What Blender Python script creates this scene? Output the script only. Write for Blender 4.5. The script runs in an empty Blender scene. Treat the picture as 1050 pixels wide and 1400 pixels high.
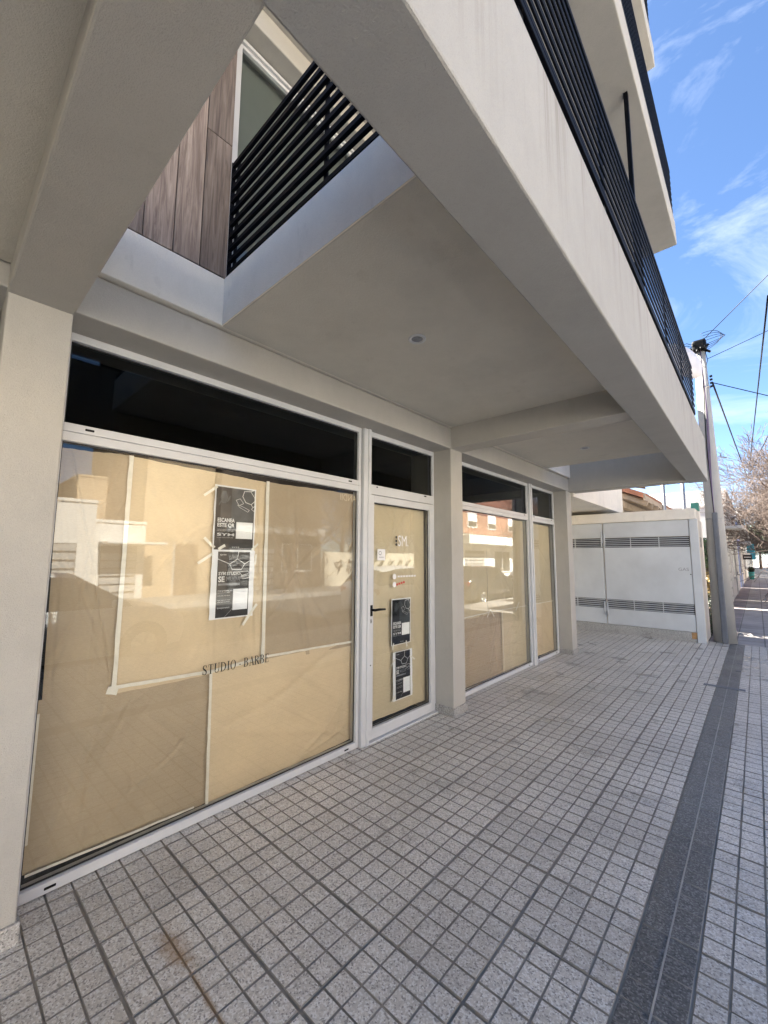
import bpy, bmesh, math, random
from mathutils import Vector, Matrix
S = bpy.context.scene
COL = S.collection
R = math.radians

# ------------------------------------------------------------------ camera
cam_d = bpy.data.cameras.new('camera'); cam = bpy.data.objects.new('camera', cam_d); COL.objects.link(cam)
cam_d.sensor_fit = 'HORIZONTAL'; cam_d.sensor_width = 36; cam_d.lens = 561.81/1050*36
cam_d.clip_start = 0.05; cam_d.clip_end = 3000
yaw, pitch, roll = R(42.085), R(6.393), R(0.320)
fw = Vector((-math.sin(yaw)*math.cos(pitch), math.cos(yaw)*math.cos(pitch), math.sin(pitch)))
rt = fw.cross(Vector((0, 0, 1))).normalized(); up = rt.cross(fw)
r2 = rt*math.cos(roll)+up*math.sin(roll); u2 = -rt*math.sin(roll)+up*math.cos(roll)
cam.matrix_world = Matrix(((r2.x, u2.x, -fw.x, 0), (r2.y, u2.y, -fw.y, 0), (r2.z, u2.z, -fw.z, 1.55), (0, 0, 0, 1)))
S.camera = cam

# ------------------------------------------------------------------ sky, sun, exposure
SUN_EL = R(45); SUN_DIR = Vector((math.cos(SUN_EL)*0.998, math.cos(SUN_EL)*0.06, -math.sin(SUN_EL)))   # light travels this way
W = bpy.data.worlds.new('World'); S.world = W; W.use_nodes = True
wn = W.node_tree; wn.nodes.clear()
def WN(t, **k):
    n = wn.nodes.new(t)
    for a, b in k.items(): setattr(n, a, b)
    return n
sky = WN('ShaderNodeTexSky', sky_type='NISHITA', sun_disc=False)
sky.sun_elevation = SUN_EL; sky.sun_rotation = math.atan2(-SUN_DIR.x, -SUN_DIR.y)
sky.altitude = 50; sky.air_density = 0.65; sky.dust_density = 0.4; sky.ozone_density = 1.4
tc = WN('ShaderNodeTexCoord'); mp = WN('ShaderNodeMapping')
mp.inputs['Rotation'].default_value = (R(25), R(35), R(20)); mp.inputs['Scale'].default_value = (1.7, 3.4, 2.4)
cn = WN('ShaderNodeTexNoise'); cn.inputs['Scale'].default_value = 1.7; cn.inputs['Detail'].default_value = 9; cn.inputs['Roughness'].default_value = 0.62; cn.inputs['Distortion'].default_value = 0.9
cr = WN('ShaderNodeValToRGB'); cr.color_ramp.elements[0].position = 0.50; cr.color_ramp.elements[1].position = 0.88
cr.color_ramp.elements[1].color = (0.75, 0.75, 0.75, 1)
mx = WN('ShaderNodeMixRGB'); mx.inputs[2].default_value = (4.2, 4.5, 5.0, 1)
bg = WN('ShaderNodeBackground'); bg.inputs[1].default_value = 0.05
out = WN('ShaderNodeOutputWorld')
hs = WN('ShaderNodeHueSaturation'); hs.inputs['Saturation'].default_value = 1.1
L = wn.links.new
L(tc.outputs['Generated'], mp.inputs[0]); L(mp.outputs[0], cn.inputs['Vector']); L(cn.outputs['Fac'], cr.inputs[0])
L(sky.outputs[0], hs.inputs['Color']); L(cr.outputs[0], mx.inputs[0]); L(hs.outputs[0], mx.inputs[1]); L(mx.outputs[0], bg.inputs[0]); L(bg.outputs[0], out.inputs[0])
sd = bpy.data.lights.new('sun', 'SUN'); sd.energy = 5.0; sd.angle = R(0.53); sd.color = (1.0, 0.95, 0.87)
so = bpy.data.objects.new('sun', sd); COL.objects.link(so); so.location = (-30, -10, 40)
so.rotation_euler = SUN_DIR.to_track_quat('-Z', 'Y').to_euler()
S.view_settings.view_transform = 'Standard'; S.view_settings.look = 'None'; S.view_settings.gamma = 1
S.view_settings.exposure = 3.1; S.view_settings.use_curve_mapping = False

# ------------------------------------------------------------------ materials
MATS = {}
def nodes(name):
    m = bpy.data.materials.new(name); m.use_nodes = True; nt = m.node_tree; nt.nodes.clear()
    o = nt.nodes.new('ShaderNodeOutputMaterial'); b = nt.nodes.new('ShaderNodeBsdfPrincipled'); nt.links.new(b.outputs[0], o.inputs[0])
    MATS[name] = m
    return m, nt, b
def N(nt, t, ins=None, **k):
    n = nt.nodes.new(t)
    for a, v in k.items(): setattr(n, a, v)
    for a, v in (ins or {}).items():
        if hasattr(v, 'is_linked') or isinstance(v, bpy.types.NodeSocket): nt.links.new(v, n.inputs[a])
        else: n.inputs[a].default_value = v
    return n
def ramp(nt, src, stops):
    r = nt.nodes.new('ShaderNodeValToRGB'); e = r.color_ramp.elements
    while len(e) < len(stops): e.new(0.5)
    for el, (p, c) in zip(e, stops):
        el.position = p; el.color = (c if isinstance(c, tuple) else (c, c, c))+(1,)
    nt.links.new(src, r.inputs[0]); return r.outputs[0]
def mixc(nt, fac, a, b, mode='MIX'):
    n = nt.nodes.new('ShaderNodeMixRGB'); n.blend_type = mode
    for i, v in enumerate((fac, a, b)):
        if isinstance(v, bpy.types.NodeSocket): nt.links.new(v, n.inputs[i])
        elif i == 0: n.inputs[0].default_value = v
        else: n.inputs[i].default_value = tuple(v)+(1,)
    return n.outputs[0]
def math_(nt, op, a, b=0.0, clamp=False):
    n = nt.nodes.new('ShaderNodeMath'); n.operation = op; n.use_clamp = clamp
    for i, v in enumerate((a, b)):
        if isinstance(v, bpy.types.NodeSocket): nt.links.new(v, n.inputs[i])
        else: n.inputs[i].default_value = v
    return n.outputs[0]
def noise(nt, vec, scale, detail=4, rough=0.55, dist=0.0):
    n = N(nt, 'ShaderNodeTexNoise', {'Scale': scale, 'Detail': detail, 'Roughness': rough, 'Distortion': dist})
    if vec is not None: nt.links.new(vec, n.inputs['Vector'])
    return n.outputs['Fac']
def mapped(nt, vec, scale=(1, 1, 1), rot=(0, 0, 0), loc=(0, 0, 0)):
    m = N(nt, 'ShaderNodeMapping', {'Scale': scale, 'Rotation': rot, 'Location': loc}); nt.links.new(vec, m.inputs[0]); return m.outputs[0]
def bump(nt, b, h, strength, dist):
    n = N(nt, 'ShaderNodeBump', {'Strength': strength, 'Distance': dist}); nt.links.new(h, n.inputs['Height']); nt.links.new(n.outputs[0], b.inputs['Normal'])
def pos(nt): return N(nt, 'ShaderNodeNewGeometry').outputs['Position']
def objc(nt): return N(nt, 'ShaderNodeTexCoord').outputs['Object']
def sc(c, k): return tuple(min(1, x*k) for x in c)

def M_plain(name, col, rough=0.6, var=0.12, vscale=3.0, bmp=0.0, bscale=200, metal=0.0, spec=0.5, local=False):
    m, nt, b = nodes(name); v = objc(nt) if local else pos(nt)
    f = noise(nt, v, vscale, 6, 0.6)
    c = ramp(nt, f, [(0.3, sc(col, 1-var)), (0.7, sc(col, 1+var))]); nt.links.new(c, b.inputs['Base Color'])
    b.inputs['Roughness'].default_value = rough; b.inputs['Metallic'].default_value = metal; b.inputs['Specular IOR Level'].default_value = spec
    if bmp: bump(nt, b, noise(nt, v, bscale, 3), bmp, 0.002)
    return m

def M_stucco(name, col, streak=False):
    m, nt, b = nodes(name); v = pos(nt)
    big = noise(nt, v, 1.3, 6, 0.65); fine = noise(nt, v, 260, 2, 0.7)
    c = ramp(nt, big, [(0.28, sc(col, 0.91)), (0.5, col), (0.75, sc(col, 1.04))])
    c = mixc(nt, math_(nt, 'MULTIPLY', math_(nt, 'SUBTRACT', fine, 0.5), 0.9, True), c, sc(col, 0.55))
    mott = ramp(nt, noise(nt, mapped(nt, v, (9, 9, 5)), 1.0, 6, 0.7), [(0.3, 0.95), (0.7, 1.03)]); c = mixc(nt, 0.8, c, mixc(nt, 1.0, c, mott, 'MULTIPLY'))
    sm = ramp(nt, noise(nt, mapped(nt, v, (5, 5, 2.2)), 1.0, 7, 0.7), [(0.60, 0.0), (0.8, 0.35)])
    c = mixc(nt, sm, c, (0.30, 0.27, 0.22))
    if streak:
        sep = N(nt, 'ShaderNodeSeparateXYZ'); nt.links.new(v, sep.inputs[0])
        st = ramp(nt, noise(nt, mapped(nt, v, (1, 13, 0.35)), 1.0, 8, 0.72), [(0.49, 0.0), (0.66, 1.0)])
        st2 = ramp(nt, noise(nt, mapped(nt, v, (1, 60, 0.5)), 1.0, 4, 0.6), [(0.42, 0.15), (0.7, 1.0)])
        hm = math_(nt, 'MULTIPLY', math_(nt, 'SUBTRACT', sep.outputs['Z'], 2.74), 1.9, True)
        fac = math_(nt, 'MULTIPLY', math_(nt, 'MULTIPLY', st, st2), hm)
        c = mixc(nt, fac, c, (0.17, 0.15, 0.12))
    nt.links.new(c, b.inputs['Base Color']); b.inputs['Roughness'].default_value = 0.88; b.inputs['Specular IOR Level'].default_value = 0.2
    bump(nt, b, math_(nt, 'ADD', fine, math_(nt, 'MULTIPLY', noise(nt, v, 75, 4, 0.7), 1.0)), 0.55, 0.004)
    return m

def M_terrazzo(name, col, dark=(0.10, 0.10, 0.10), light=(0.62, 0.61, 0.58), rust=False, rough=0.30):
    m, nt, b = nodes(name); v = pos(nt)
    vo = N(nt, 'ShaderNodeTexVoronoi', {'Scale': 165.0, 'Randomness': 1.0}, feature='F1'); nt.links.new(v, vo.inputs['Vector'])
    sepc = N(nt, 'ShaderNodeSeparateColor'); nt.links.new(vo.outputs['Color'], sepc.inputs[0])
    c = ramp(nt, sepc.outputs[0], [(0.0, dark), (0.10, dark), (0.15, sc(col, 0.8)), (0.55, col), (0.72, sc(col, 1.15)), (0.80, light), (1.0, light)])
    f = noise(nt, v, 420, 3, 0.7); c = mixc(nt, 0.35, c, ramp(nt, f, [(0.3, sc(col, 0.6)), (0.7, sc(col, 1.35))]))
    oi = N(nt, 'ShaderNodeObjectInfo'); tint = ramp(nt, oi.outputs['Random'], [(0.0, 0.86), (0.5, 0.96), (1.0, 1.06)])
    c = mixc(nt, 1.0, c, tint, 'MULTIPLY')
    d = ramp(nt, noise(nt, v, 1.1, 7, 0.68), [(0.34, 0.76), (0.58, 1.0)]); c = mixc(nt, 0.8, c, mixc(nt, 1.0, c, d, 'MULTIPLY'))
    grime = ramp(nt, noise(nt, v, 7.0, 5, 0.7), [(0.60, 0.0), (0.80, 0.35)]); c = mixc(nt, grime, c, (0.16, 0.155, 0.145))
    gum = N(nt, 'ShaderNodeTexVoronoi', {'Scale': 2.3, 'Randomness': 1.0}, feature='F1'); nt.links.new(v, gum.inputs['Vector'])
    c = mixc(nt, ramp(nt, math_(nt, 'ADD', gum.outputs['Distance'], math_(nt, 'MULTIPLY', noise(nt, v, 60, 3), 0.03)), [(0.030, 0.6), (0.048, 0.0)]), c, (0.10, 0.095, 0.085))
    if rust:
        c = add_rust(nt, v, c)
    nt.links.new(c, b.inputs['Base Color'])
    rr = ramp(nt, noise(nt, v, 2.2, 5, 0.6), [(0.3, rough-0.08), (0.7, rough+0.16)]); nt.links.new(rr, b.inputs['Roughness'])
    bump(nt, b, math_(nt, 'ADD', f, noise(nt, v, 60, 3)), 0.25, 0.0015)
    return m

def M_glass(name, tint=(1, 1, 1), k=1.7, ior=1.52, wob=0.0):
    m = bpy.data.materials.new(name); m.use_nodes = True; nt = m.node_tree; nt.nodes.clear(); MATS[name] = m
    o = nt.nodes.new('ShaderNodeOutputMaterial'); mxs = nt.nodes.new('ShaderNodeMixShader')
    fr = N(nt, 'ShaderNodeFresnel', {'IOR': ior}); tr = N(nt, 'ShaderNodeBsdfTransparent', {'Color': tint+(1,)}); gl = N(nt, 'ShaderNodeBsdfGlossy', {'Roughness': 0.0, 'Color': (0.97, 1, 0.99, 1)})
    if wob:
        bn = N(nt, 'ShaderNodeBump', {'Strength': wob, 'Distance': 0.01}); nt.links.new(noise(nt, pos(nt), 1.6, 2), bn.inputs['Height'])
        nt.links.new(bn.outputs[0], gl.inputs['Normal'])
    f = math_(nt, 'MULTIPLY', fr.outputs[0], k, True)
    nt.links.new(f, mxs.inputs[0]); nt.links.new(tr.outputs[0], mxs.inputs[1]); nt.links.new(gl.outputs[0], mxs.inputs[2]); nt.links.new(mxs.outputs[0], o.inputs[0])
    return m

def M_paper(name, col):
    m, nt, b = nodes(name); v = pos(nt)
    c = ramp(nt, noise(nt, v, 2.0, 5, 0.6), [(0.3, sc(col, 0.88)), (0.7, sc(col, 1.08))])
    fib = noise(nt, mapped(nt, v, (1, 60, 420)), 1.0, 3, 0.7)
    c = mixc(nt, 0.25, c, ramp(nt, fib, [(0.35, sc(col, 0.75)), (0.65, sc(col, 1.15))]))
    nt.links.new(c, b.inputs['Base Color']); b.inputs['Roughness'].default_value = 0.7; b.inputs['Specular IOR Level'].default_value = 0.25
    bump(nt, b, fib, 0.06, 0.001)
    return m

def M_wood(name):
    m, nt, b = nodes(name); v = objc(nt); oi = N(nt, 'ShaderNodeObjectInfo')
    ad = N(nt, 'ShaderNodeVectorMath', operation='ADD'); nt.links.new(v, ad.inputs[0])
    cmb = N(nt, 'ShaderNodeCombineXYZ'); nt.links.new(math_(nt, 'MULTIPLY', oi.outputs['Random'], 37.0), cmb.inputs['Y']); nt.links.new(cmb.outputs[0], ad.inputs[1])
    g = noise(nt, mapped(nt, ad.outputs[0], (30, 30, 1.6)), 1.0, 8, 0.7, 1.2); g2 = noise(nt, mapped(nt, ad.outputs[0], (160, 160, 5)), 1.0, 3, 0.6)
    c = ramp(nt, g, [(0.25, (0.060, 0.045, 0.036)), (0.42, (0.17, 0.128, 0.10)), (0.58, (0.32, 0.255, 0.205)), (0.8, (0.52, 0.45, 0.385))])
    c = mixc(nt, 0.35, c, ramp(nt, g2, [(0.35, (0.07, 0.05, 0.042)), (0.7, (0.27, 0.21, 0.18))]))
    c = mixc(nt, 1.0, c, ramp(nt, oi.outputs['Random'], [(0.0, 0.65), (1.0, 1.5)]), 'MULTIPLY')
    nt.links.new(c, b.inputs['Base Color']); b.inputs['Roughness'].default_value = 0.75
    bump(nt, b, g, 0.4, 0.003); return m

def M_louvre(): pass
RUST = ((-1.83, 0.80, 0.17, 0.060), (-1.58, 0.80, 0.26, 0.016))
def add_rust(nt, v, c):
    for (cx, cy, sx, sy) in RUST:
        dv = N(nt, 'ShaderNodeVectorMath', {1: (cx, cy, 0)}, operation='SUBTRACT'); nt.links.new(v, dv.inputs[0])
        l = N(nt, 'ShaderNodeVectorMath', operation='LENGTH'); nt.links.new(mapped(nt, dv.outputs[0], (1/sx, 1/sy, 0)), l.inputs[0])
        w = math_(nt, 'ADD', l.outputs['Value'], math_(nt, 'MULTIPLY', math_(nt, 'SUBTRACT', noise(nt, v, 26, 5, 0.7), 0.5), 1.9))
        c = mixc(nt, ramp(nt, w, [(0.35, 0.60), (0.95, 0.0)]), c, (0.33, 0.20, 0.09))
    return c
def M_groove():
    m, nt, b = nodes('groove'); v = pos(nt); col = (0.36, 0.32, 0.265)
    c = ramp(nt, noise(nt, v, 5, 6, 0.7), [(0.3, sc(col, 0.6)), (0.7, sc(col, 1.15))])
    nt.links.new(add_rust(nt, v, c), b.inputs['Base Color']); b.inputs['Roughness'].default_value = 0.9
PLASTER = (0.45, 0.43, 0.39)
M_stucco('plaster', PLASTER); M_stucco('plaster_streaked', (0.385, 0.38, 0.365), True); M_stucco('plaster_white', (0.84, 0.785, 0.69)); M_stucco('plaster_soffit', (0.60, 0.572, 0.505))
M_terrazzo('terrazzo', (0.68, 0.63, 0.55), (0.20, 0.185, 0.165), (0.92, 0.90, 0.85), rust=True); M_terrazzo('terrazzo_dark', (0.155, 0.15, 0.138), (0.05, 0.05, 0.05), (0.36, 0.35, 0.33), rough=0.36)
M_terrazzo('granite_plinth', (0.42, 0.40, 0.37))
M_groove(); M_plain('groove_dark', (0.30, 0.285, 0.255), 0.8, 0.3, 9)
M_plain('seam', (0.29, 0.26, 0.215), 0.9, 0.35, 6); M_plain('joint_strip', (0.36, 0.35, 0.33), 0.6, 0.2, 6)
M_plain('aluminium_white', (0.55, 0.56, 0.57), 0.34, 0.05, 4); M_plain('gasket', (0.012, 0.012, 0.013), 0.5)
M_plain('black_metal', (0.0035, 0.004, 0.006), 0.55, 0.3, 5, spec=0.08); M_plain('black_plastic', (0.006, 0.006, 0.006), 0.45, spec=0.15)
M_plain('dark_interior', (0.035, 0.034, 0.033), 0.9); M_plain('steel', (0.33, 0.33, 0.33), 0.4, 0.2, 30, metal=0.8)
M_glass('glass', (0.96, 0.98, 0.97), 1.35, 1.5); M_glass('glass_transom', (0.35, 0.37, 0.37), 1.05, 1.48); M_glass('glass_upper', (0.50, 0.54, 0.53), 1.6, 1.5)
M_paper('kraft', (0.66, 0.545, 0.385)); M_paper('kraft_dull', (0.44, 0.36, 0.262)); M_paper('kraft_pale', (0.60, 0.52, 0.375))
M_plain('tape', (0.74, 0.72, 0.66), 0.35, 0.08, 20); M_plain('poster_white', (0.80, 0.81, 0.84), 0.35, 0.03); M_plain('print_black', (0.014, 0.014, 0.016), 0.3, 0.2, 12)
M_plain('print_white', (0.78, 0.78, 0.78), 0.4); M_plain('print_grey', (0.22, 0.23, 0.25), 0.4, 0.3, 18); M_plain('print_slate', (0.06, 0.068, 0.075), 0.3, 0.5, 9); M_plain('print_red', (0.55, 0.06, 0.05), 0.4); M_plain('vinyl_black', (0.012, 0.012, 0.012), 0.4)
M_wood('plank_wood'); M_plain('pane_brightener', (0.42, 0.43, 0.42), 0.8, 0.05)
M_plain('cabinet_paint', (0.60, 0.615, 0.62), 0.42, 0.09, 1.6, 0.25, 6); M_plain('louvre_dark', (0.03, 0.03, 0.03), 0.6); M_plain('rusty', (0.42, 0.24, 0.10), 0.8, 0.3, 30); M_plain('etched_grey', (0.28, 0.28, 0.29), 0.6)
M_stucco('concrete', (0.43, 0.42, 0.40)); M_plain('conduit_grey', (0.135, 0.145, 0.165), 0.5, 0.15, 6); M_plain('cable_purple', (0.17, 0.12, 0.22), 0.5)
M_plain('asphalt', (0.08, 0.079, 0.078), 0.85, 0.25, 2.5, 0.4, 160); M_plain('kerb_stone', (0.33, 0.32, 0.30), 0.8, 0.2, 5, 0.3, 80)
M_plain('pale_concrete', (0.30, 0.285, 0.262), 0.85, 0.12, 1.2); M_plain('ground_soil', (0.16, 0.14, 0.10), 0.95, 0.3, 0.3); M_plain('road_paint', (0.7, 0.7, 0.66), 0.7, 0.15, 8)

# ------------------------------------------------------------------ mesh helpers
ORG = {}
def tag(o, label=None, cat=None, group=None, kind=None):
    for k, v in (('label', label), ('category', cat), ('group', group), ('kind', kind)):
        if v: o[k] = v
    return o
def thing(name, label, cat, loc=(0, 0, 0), rz=0, group=None):
    o = bpy.data.objects.new(name, None); COL.objects.link(o); o.location = loc; o.rotation_euler = (0, 0, rz); o.empty_display_size = 0.2
    ORG[o] = Vector(loc) if rz == 0 else None
    return tag(o, label, cat, group)
def world_org(o):
    v = Vector((0, 0, 0))
    while o is not None:
        v += o.location; o = o.parent
    return v
class Mb:
    def __init__(s): s.v = []; s.f = []; s.m = []; s.sm = []
    def face(s, pts, mi=0, smooth=False):
        n = len(s.v); s.v += [tuple(p) for p in pts]; s.f.append(tuple(range(n, n+len(pts)))); s.m.append(mi); s.sm.append(smooth); return s
    def add(s, verts, faces, mi=0, smooth=False):
        n = len(s.v); s.v += [tuple(p) for p in verts]
        for f in faces: s.f.append(tuple(i+n for i in f)); s.m.append(mi); s.sm.append(smooth)
        return s
    def box(s, x0, x1, y0, y1, z0, z1, mi=0):
        return s.add([(x0, y0, z0), (x1, y0, z0), (x1, y1, z0), (x0, y1, z0), (x0, y0, z1), (x1, y0, z1), (x1, y1, z1), (x0, y1, z1)],
                     [(0, 3, 2, 1), (4, 5, 6, 7), (0, 1, 5, 4), (1, 2, 6, 5), (2, 3, 7, 6), (3, 0, 4, 7)], mi)
    def bbox(s, x0, x1, y0, y1, z0, z1, bev=0.008, mi=0, seg=2):
        bm = bmesh.new(); bmesh.ops.create_cube(bm, size=1)
        for v in bm.verts: v.co = Vector(((x0+x1)/2+v.co.x*(x1-x0), (y0+y1)/2+v.co.y*(y1-y0), (z0+z1)/2+v.co.z*(z1-z0)))
        bmesh.ops.bevel(bm, geom=bm.edges[:], offset=bev, segments=seg, profile=0.5, affect='EDGES')
        bm.verts.index_update(); s.add([v.co[:] for v in bm.verts], [tuple(v.index for v in f.verts) for f in bm.faces], mi); bm.free(); return s
    def tube(s, pts, rad, n=8, mi=0, cap=True, smooth=True):
        pts = [Vector(p) for p in pts]; k = len(pts); rads = rad if isinstance(rad, (list, tuple)) else [rad]*k
        base = len(s.v); t0 = (pts[1]-pts[0]).normalized(); a = t0.orthogonal().normalized()
        for i, p in enumerate(pts):
            t = (pts[min(i+1, k-1)]-pts[max(i-1, 0)]).normalized(); a = (a-t*a.dot(t)).normalized(); b = t.cross(a)
            for j in range(n):
                an = 2*math.pi*j/n; s.v.append(tuple(p+(a*math.cos(an)+b*math.sin(an))*rads[i]))
        for i in range(k-1):
            for j in range(n):
                q = base+i*n; s.f.append((q+j, q+(j+1) % n, q+n+(j+1) % n, q+n+j)); s.m.append(mi); s.sm.append(smooth)
        if cap:
            s.f.append(tuple(base+j for j in range(n))[::-1]); s.f.append(tuple(base+(k-1)*n+j for j in range(n))); s.m += [mi, mi]; s.sm += [False, False]
        return s
    def lathe(s, prof, c=(0, 0, 0), n=20, axis='z', mi=0, smooth=True):
        base = len(s.v)
        for (r, h) in prof:
            for j in range(n):
                a = 2*math.pi*j/n; x, y = r*math.cos(a), r*math.sin(a)
                p = {'z': (x, y, h), 'x': (h, x, y), 'y': (x, h, y)}[axis]; s.v.append((c[0]+p[0], c[1]+p[1], c[2]+p[2]))
        for i in range(len(prof)-1):
            for j in range(n):
                q = base+i*n; s.f.append((q+j, q+(j+1) % n, q+n+(j+1) % n, q+n+j)); s.m.append(mi); s.sm.append(smooth)
        return s
    def mesh(s, name, mats):
        me = bpy.data.meshes.new(name); me.from_pydata(s.v, [], s.f)
        for m in (mats if isinstance(mats, (list, tuple)) else [mats]): me.materials.append(MATS[m])
        me.polygons.foreach_set('material_index', s.m); me.polygons.foreach_set('use_smooth', s.sm); me.update(); return me
    def build(s, name, mats, parent=None, local=False, at=None):
        """world-space verts; the object sits at its parent's origin (or at 'at')"""
        o = None
        if not local:
            org = world_org(parent) if parent is not None else Vector((0, 0, 0))
            if at is not None: org = Vector(at)
            if org.length > 0: s.v = [(x-org.x, y-org.y, z-org.z) for x, y, z in s.v]
        o = bpy.data.objects.new(name, s.mesh(name, mats)); COL.objects.link(o); o.parent = parent
        if at is not None and not local: o.location = Vector(at)-(world_org(parent) if parent is not None else Vector((0, 0, 0)))
        return o
def box(name, mat, parent, *d, bev=0, **k):
    m = Mb()
    (m.bbox(*d, bev=bev) if bev else m.box(*d))
    return m.build(name, mat, parent, **k)
def struct(o): o['kind'] = 'structure'; return o
def copy_tree(o, parent=None):
    c = o.copy(); COL.objects.link(c); c.parent = parent
    for ch in list(o.children): copy_tree(ch, c)
    return c

def text_mb(body, y0, z0, w, h, x, mb=None, mi=0, mirror=False, thick=0.0004, bold=0.0):
    """flat lettering standing in a plane X = x, reading along +Y, fitted to w by h"""
    cu = bpy.data.curves.new('lettering', 'FONT'); cu.body = body; cu.size = 1; cu.offset = bold; cu.resolution_u = 3
    ob = bpy.data.objects.new('lettering', cu); COL.objects.link(ob)
    bpy.context.view_layer.update(); dg = bpy.context.evaluated_depsgraph_get(); me = ob.evaluated_get(dg).to_mesh()
    vs = [v.co.copy() for v in me.vertices]; fs = [tuple(p.vertices) for p in me.polygons]
    ob.evaluated_get(dg).to_mesh_clear(); bpy.data.objects.remove(ob); bpy.data.curves.remove(cu)
    xs = [v.x for v in vs]; ys = [v.y for v in vs]; a, b, c, d = min(xs), max(xs), min(ys), max(ys)
    mb = mb or Mb(); mb.add([(x, y0+(v.x-a)/(b-a)*w, z0+(v.y-c)/(d-c)*h) for v in vs], fs, mi); return mb

# ------------------------------------------------------------------ ground, road, pavements
XF = -2.54
struct(Mb().box(-400, 400, -400, 600, -0.60, -0.30).build('ground', 'ground_soil'))
struct(Mb().box(2.30, 9.7, -120, 300, -0.29, -0.20).build('road', 'asphalt'))
for x in (2.18, 9.7):
    k = struct(Mb().bbox(x, x+0.12, -120, 300, -0.29, -0.006, bev=0.015).build('kerb', 'kerb_stone'))
struct(Mb().box(9.82, 12.5, -120, 300, -0.29, -0.01).build('pavement_opposite', 'pale_concrete'))

def M_slabs():
    m, nt, b = nodes('pavement_slabs'); v = pos(nt)
    br = N(nt, 'ShaderNodeTexBrick', {'Scale': 1.0, 'Mortar Size': 0.012, 'Brick Width': 0.40, 'Row Height': 0.40, 'Color1': (0.46, 0.41, 0.365, 1), 'Color2': (0.39, 0.35, 0.315, 1), 'Mortar': (0.2, 0.18, 0.16, 1)}, offset=0.0)
    nt.links.new(v, br.inputs['Vector']); sep = N(nt, 'ShaderNodeSeparateXYZ'); nt.links.new(v, sep.inputs[0])
    band = math_(nt, 'LESS_THAN', sep.outputs['X'], -0.42)
    c = mixc(nt, band, br.outputs['Color'], mixc(nt, 1.0, br.outputs['Color'], (0.70, 0.66, 0.70), 'MULTIPLY'))
    c = mixc(nt, 0.6, c, mixc(nt, 1.0, c, ramp(nt, noise(nt, v, 1.5, 7, 0.7), [(0.35, 0.5), (0.65, 1.1)]), 'MULTIPLY'))
    nt.links.new(c, b.inputs['Base Color']); b.inputs['Roughness'].default_value = 0.75; return m
M_slabs()
struct(Mb().box(-0.80, 2.18, 10.22, 300, -0.29, -0.004).build('pavement_beyond', 'pavement_slabs'))
PV = struct(Mb().box(-9.0, 2.18, -14, 10.20, -0.29, -0.0072).build('pavement', 'seam'))

rng = random.Random(4)
def pad_tile(mb, x0, y0, nx, ny, p=0.1, ins=0.0047, jit=0.0008, h=0.0055):
    for i in range(nx):
        for j in range(ny):
            a, b, c, d = x0+i*p+ins, x0+(i+1)*p-ins, y0+j*p+ins, y0+(j+1)*p-ins
            a += 0.0032*(i == 0 and nx > 1); b -= 0.0032*(i == nx-1 and nx > 1); c += 0.0032*(j == 0 and ny > 1); d -= 0.0032*(j == ny-1 and ny > 1)
            e = 0.0018; z = rng.uniform(-jit, jit*0.3); zz = [z+rng.uniform(-jit, jit)*0.4 for _ in range(4)]
            o = [rng.uniform(-1, 1)*0.0008 for _ in range(4)]
            mb.add([(a-e, c-e, -h), (b+e, c-e, -h), (b+e, d+e, -h), (a-e, d+e, -h), (a+o[0], c+o[1], zz[0]), (b+o[2], c+o[1], zz[1]), (b+o[2], d+o[3], zz[2]), (a+o[0], d+o[3], zz[3])],
                   [(4, 5, 6, 7)], 0)
            n = len(mb.v)-8
            for q in ((0, 1, 5, 4), (1, 2, 6, 5), (2, 3, 7, 6), (3, 0, 4, 7)): mb.f.append(tuple(n+t for t in q)); mb.m.append(1); mb.sm.append(False)
tile_me = []
for k in range(4):
    mb = Mb(); pad_tile(mb, 0, 0, 4, 4); mb.face([(0.003, 0.003, -0.0053), (0.397, 0.003, -0.0053), (0.397, 0.397, -0.0053), (0.003, 0.397, -0.0053)], 1); tile_me.append(mb.mesh('paving_tile', ['terrazzo', 'groove']))
dark_me = []
for k in range(2):
    mb = Mb(); pad_tile(mb, 0, 0, 2, 4, h=0.0045, ins=0.003); mb.face([(0.001, 0.001, -0.0044), (0.199, 0.001, -0.0044), (0.199, 0.399, -0.0044), (0.001, 0.399, -0.0044)], 1); dark_me.append(mb.mesh('paving_tile', ['terrazzo_dark', 'groove_dark']))
def put_tile(me, x, y, name='paving_tile'):
    o = bpy.data.objects.new(name, me); COL.objects.link(o); o.parent = PV; o.location = (x+rng.uniform(-.001, .001), y+rng.uniform(-.001, .001), rng.uniform(-0.0012, 0.0004)); return o
cols = [-2.48+0.4*i for i in range(5)]
for j in range(25):
    y = 0.2+0.4*j
    for x in cols+[-0.28, 0.12]: put_tile(rng.choice(tile_me), x, y)
    put_tile(rng.choice(dark_me), -0.48, y, 'dark_paving_tile')
for j in range(7):
    for i in range(3): put_tile(rng.choice(tile_me), -2.88-0.4*i, 7.4+0.4*j)
mb = Mb()     # the same small square tiles further off: kerb side and behind the camera
for i in range(4):
    for j in range(25): pad_tile(mb, 0.52+0.4*i, 0.2+0.4*j, 4, 4, jit=0.0006)
for i in range(11):
    for j in range(-5, 1):
        if i in (5,): continue
        pad_tile(mb, (-2.48+0.4*i if i < 5 else -0.28+0.4*(i-6)), 0.2+0.4*(j-1), 4, 4, jit=0.0006)
for j in range(72): pad_tile(mb, -2.58, 0.2+0.1*j, 1, 1)
o = mb.build('paving_squares', ['terrazzo', 'groove'], PV); o['kind'] = 'stuff'
box('joint_strip', 'joint_strip', PV, -0.3825, -0.3765, 0.2, 10.19, -0.004, 0.0022)
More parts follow.
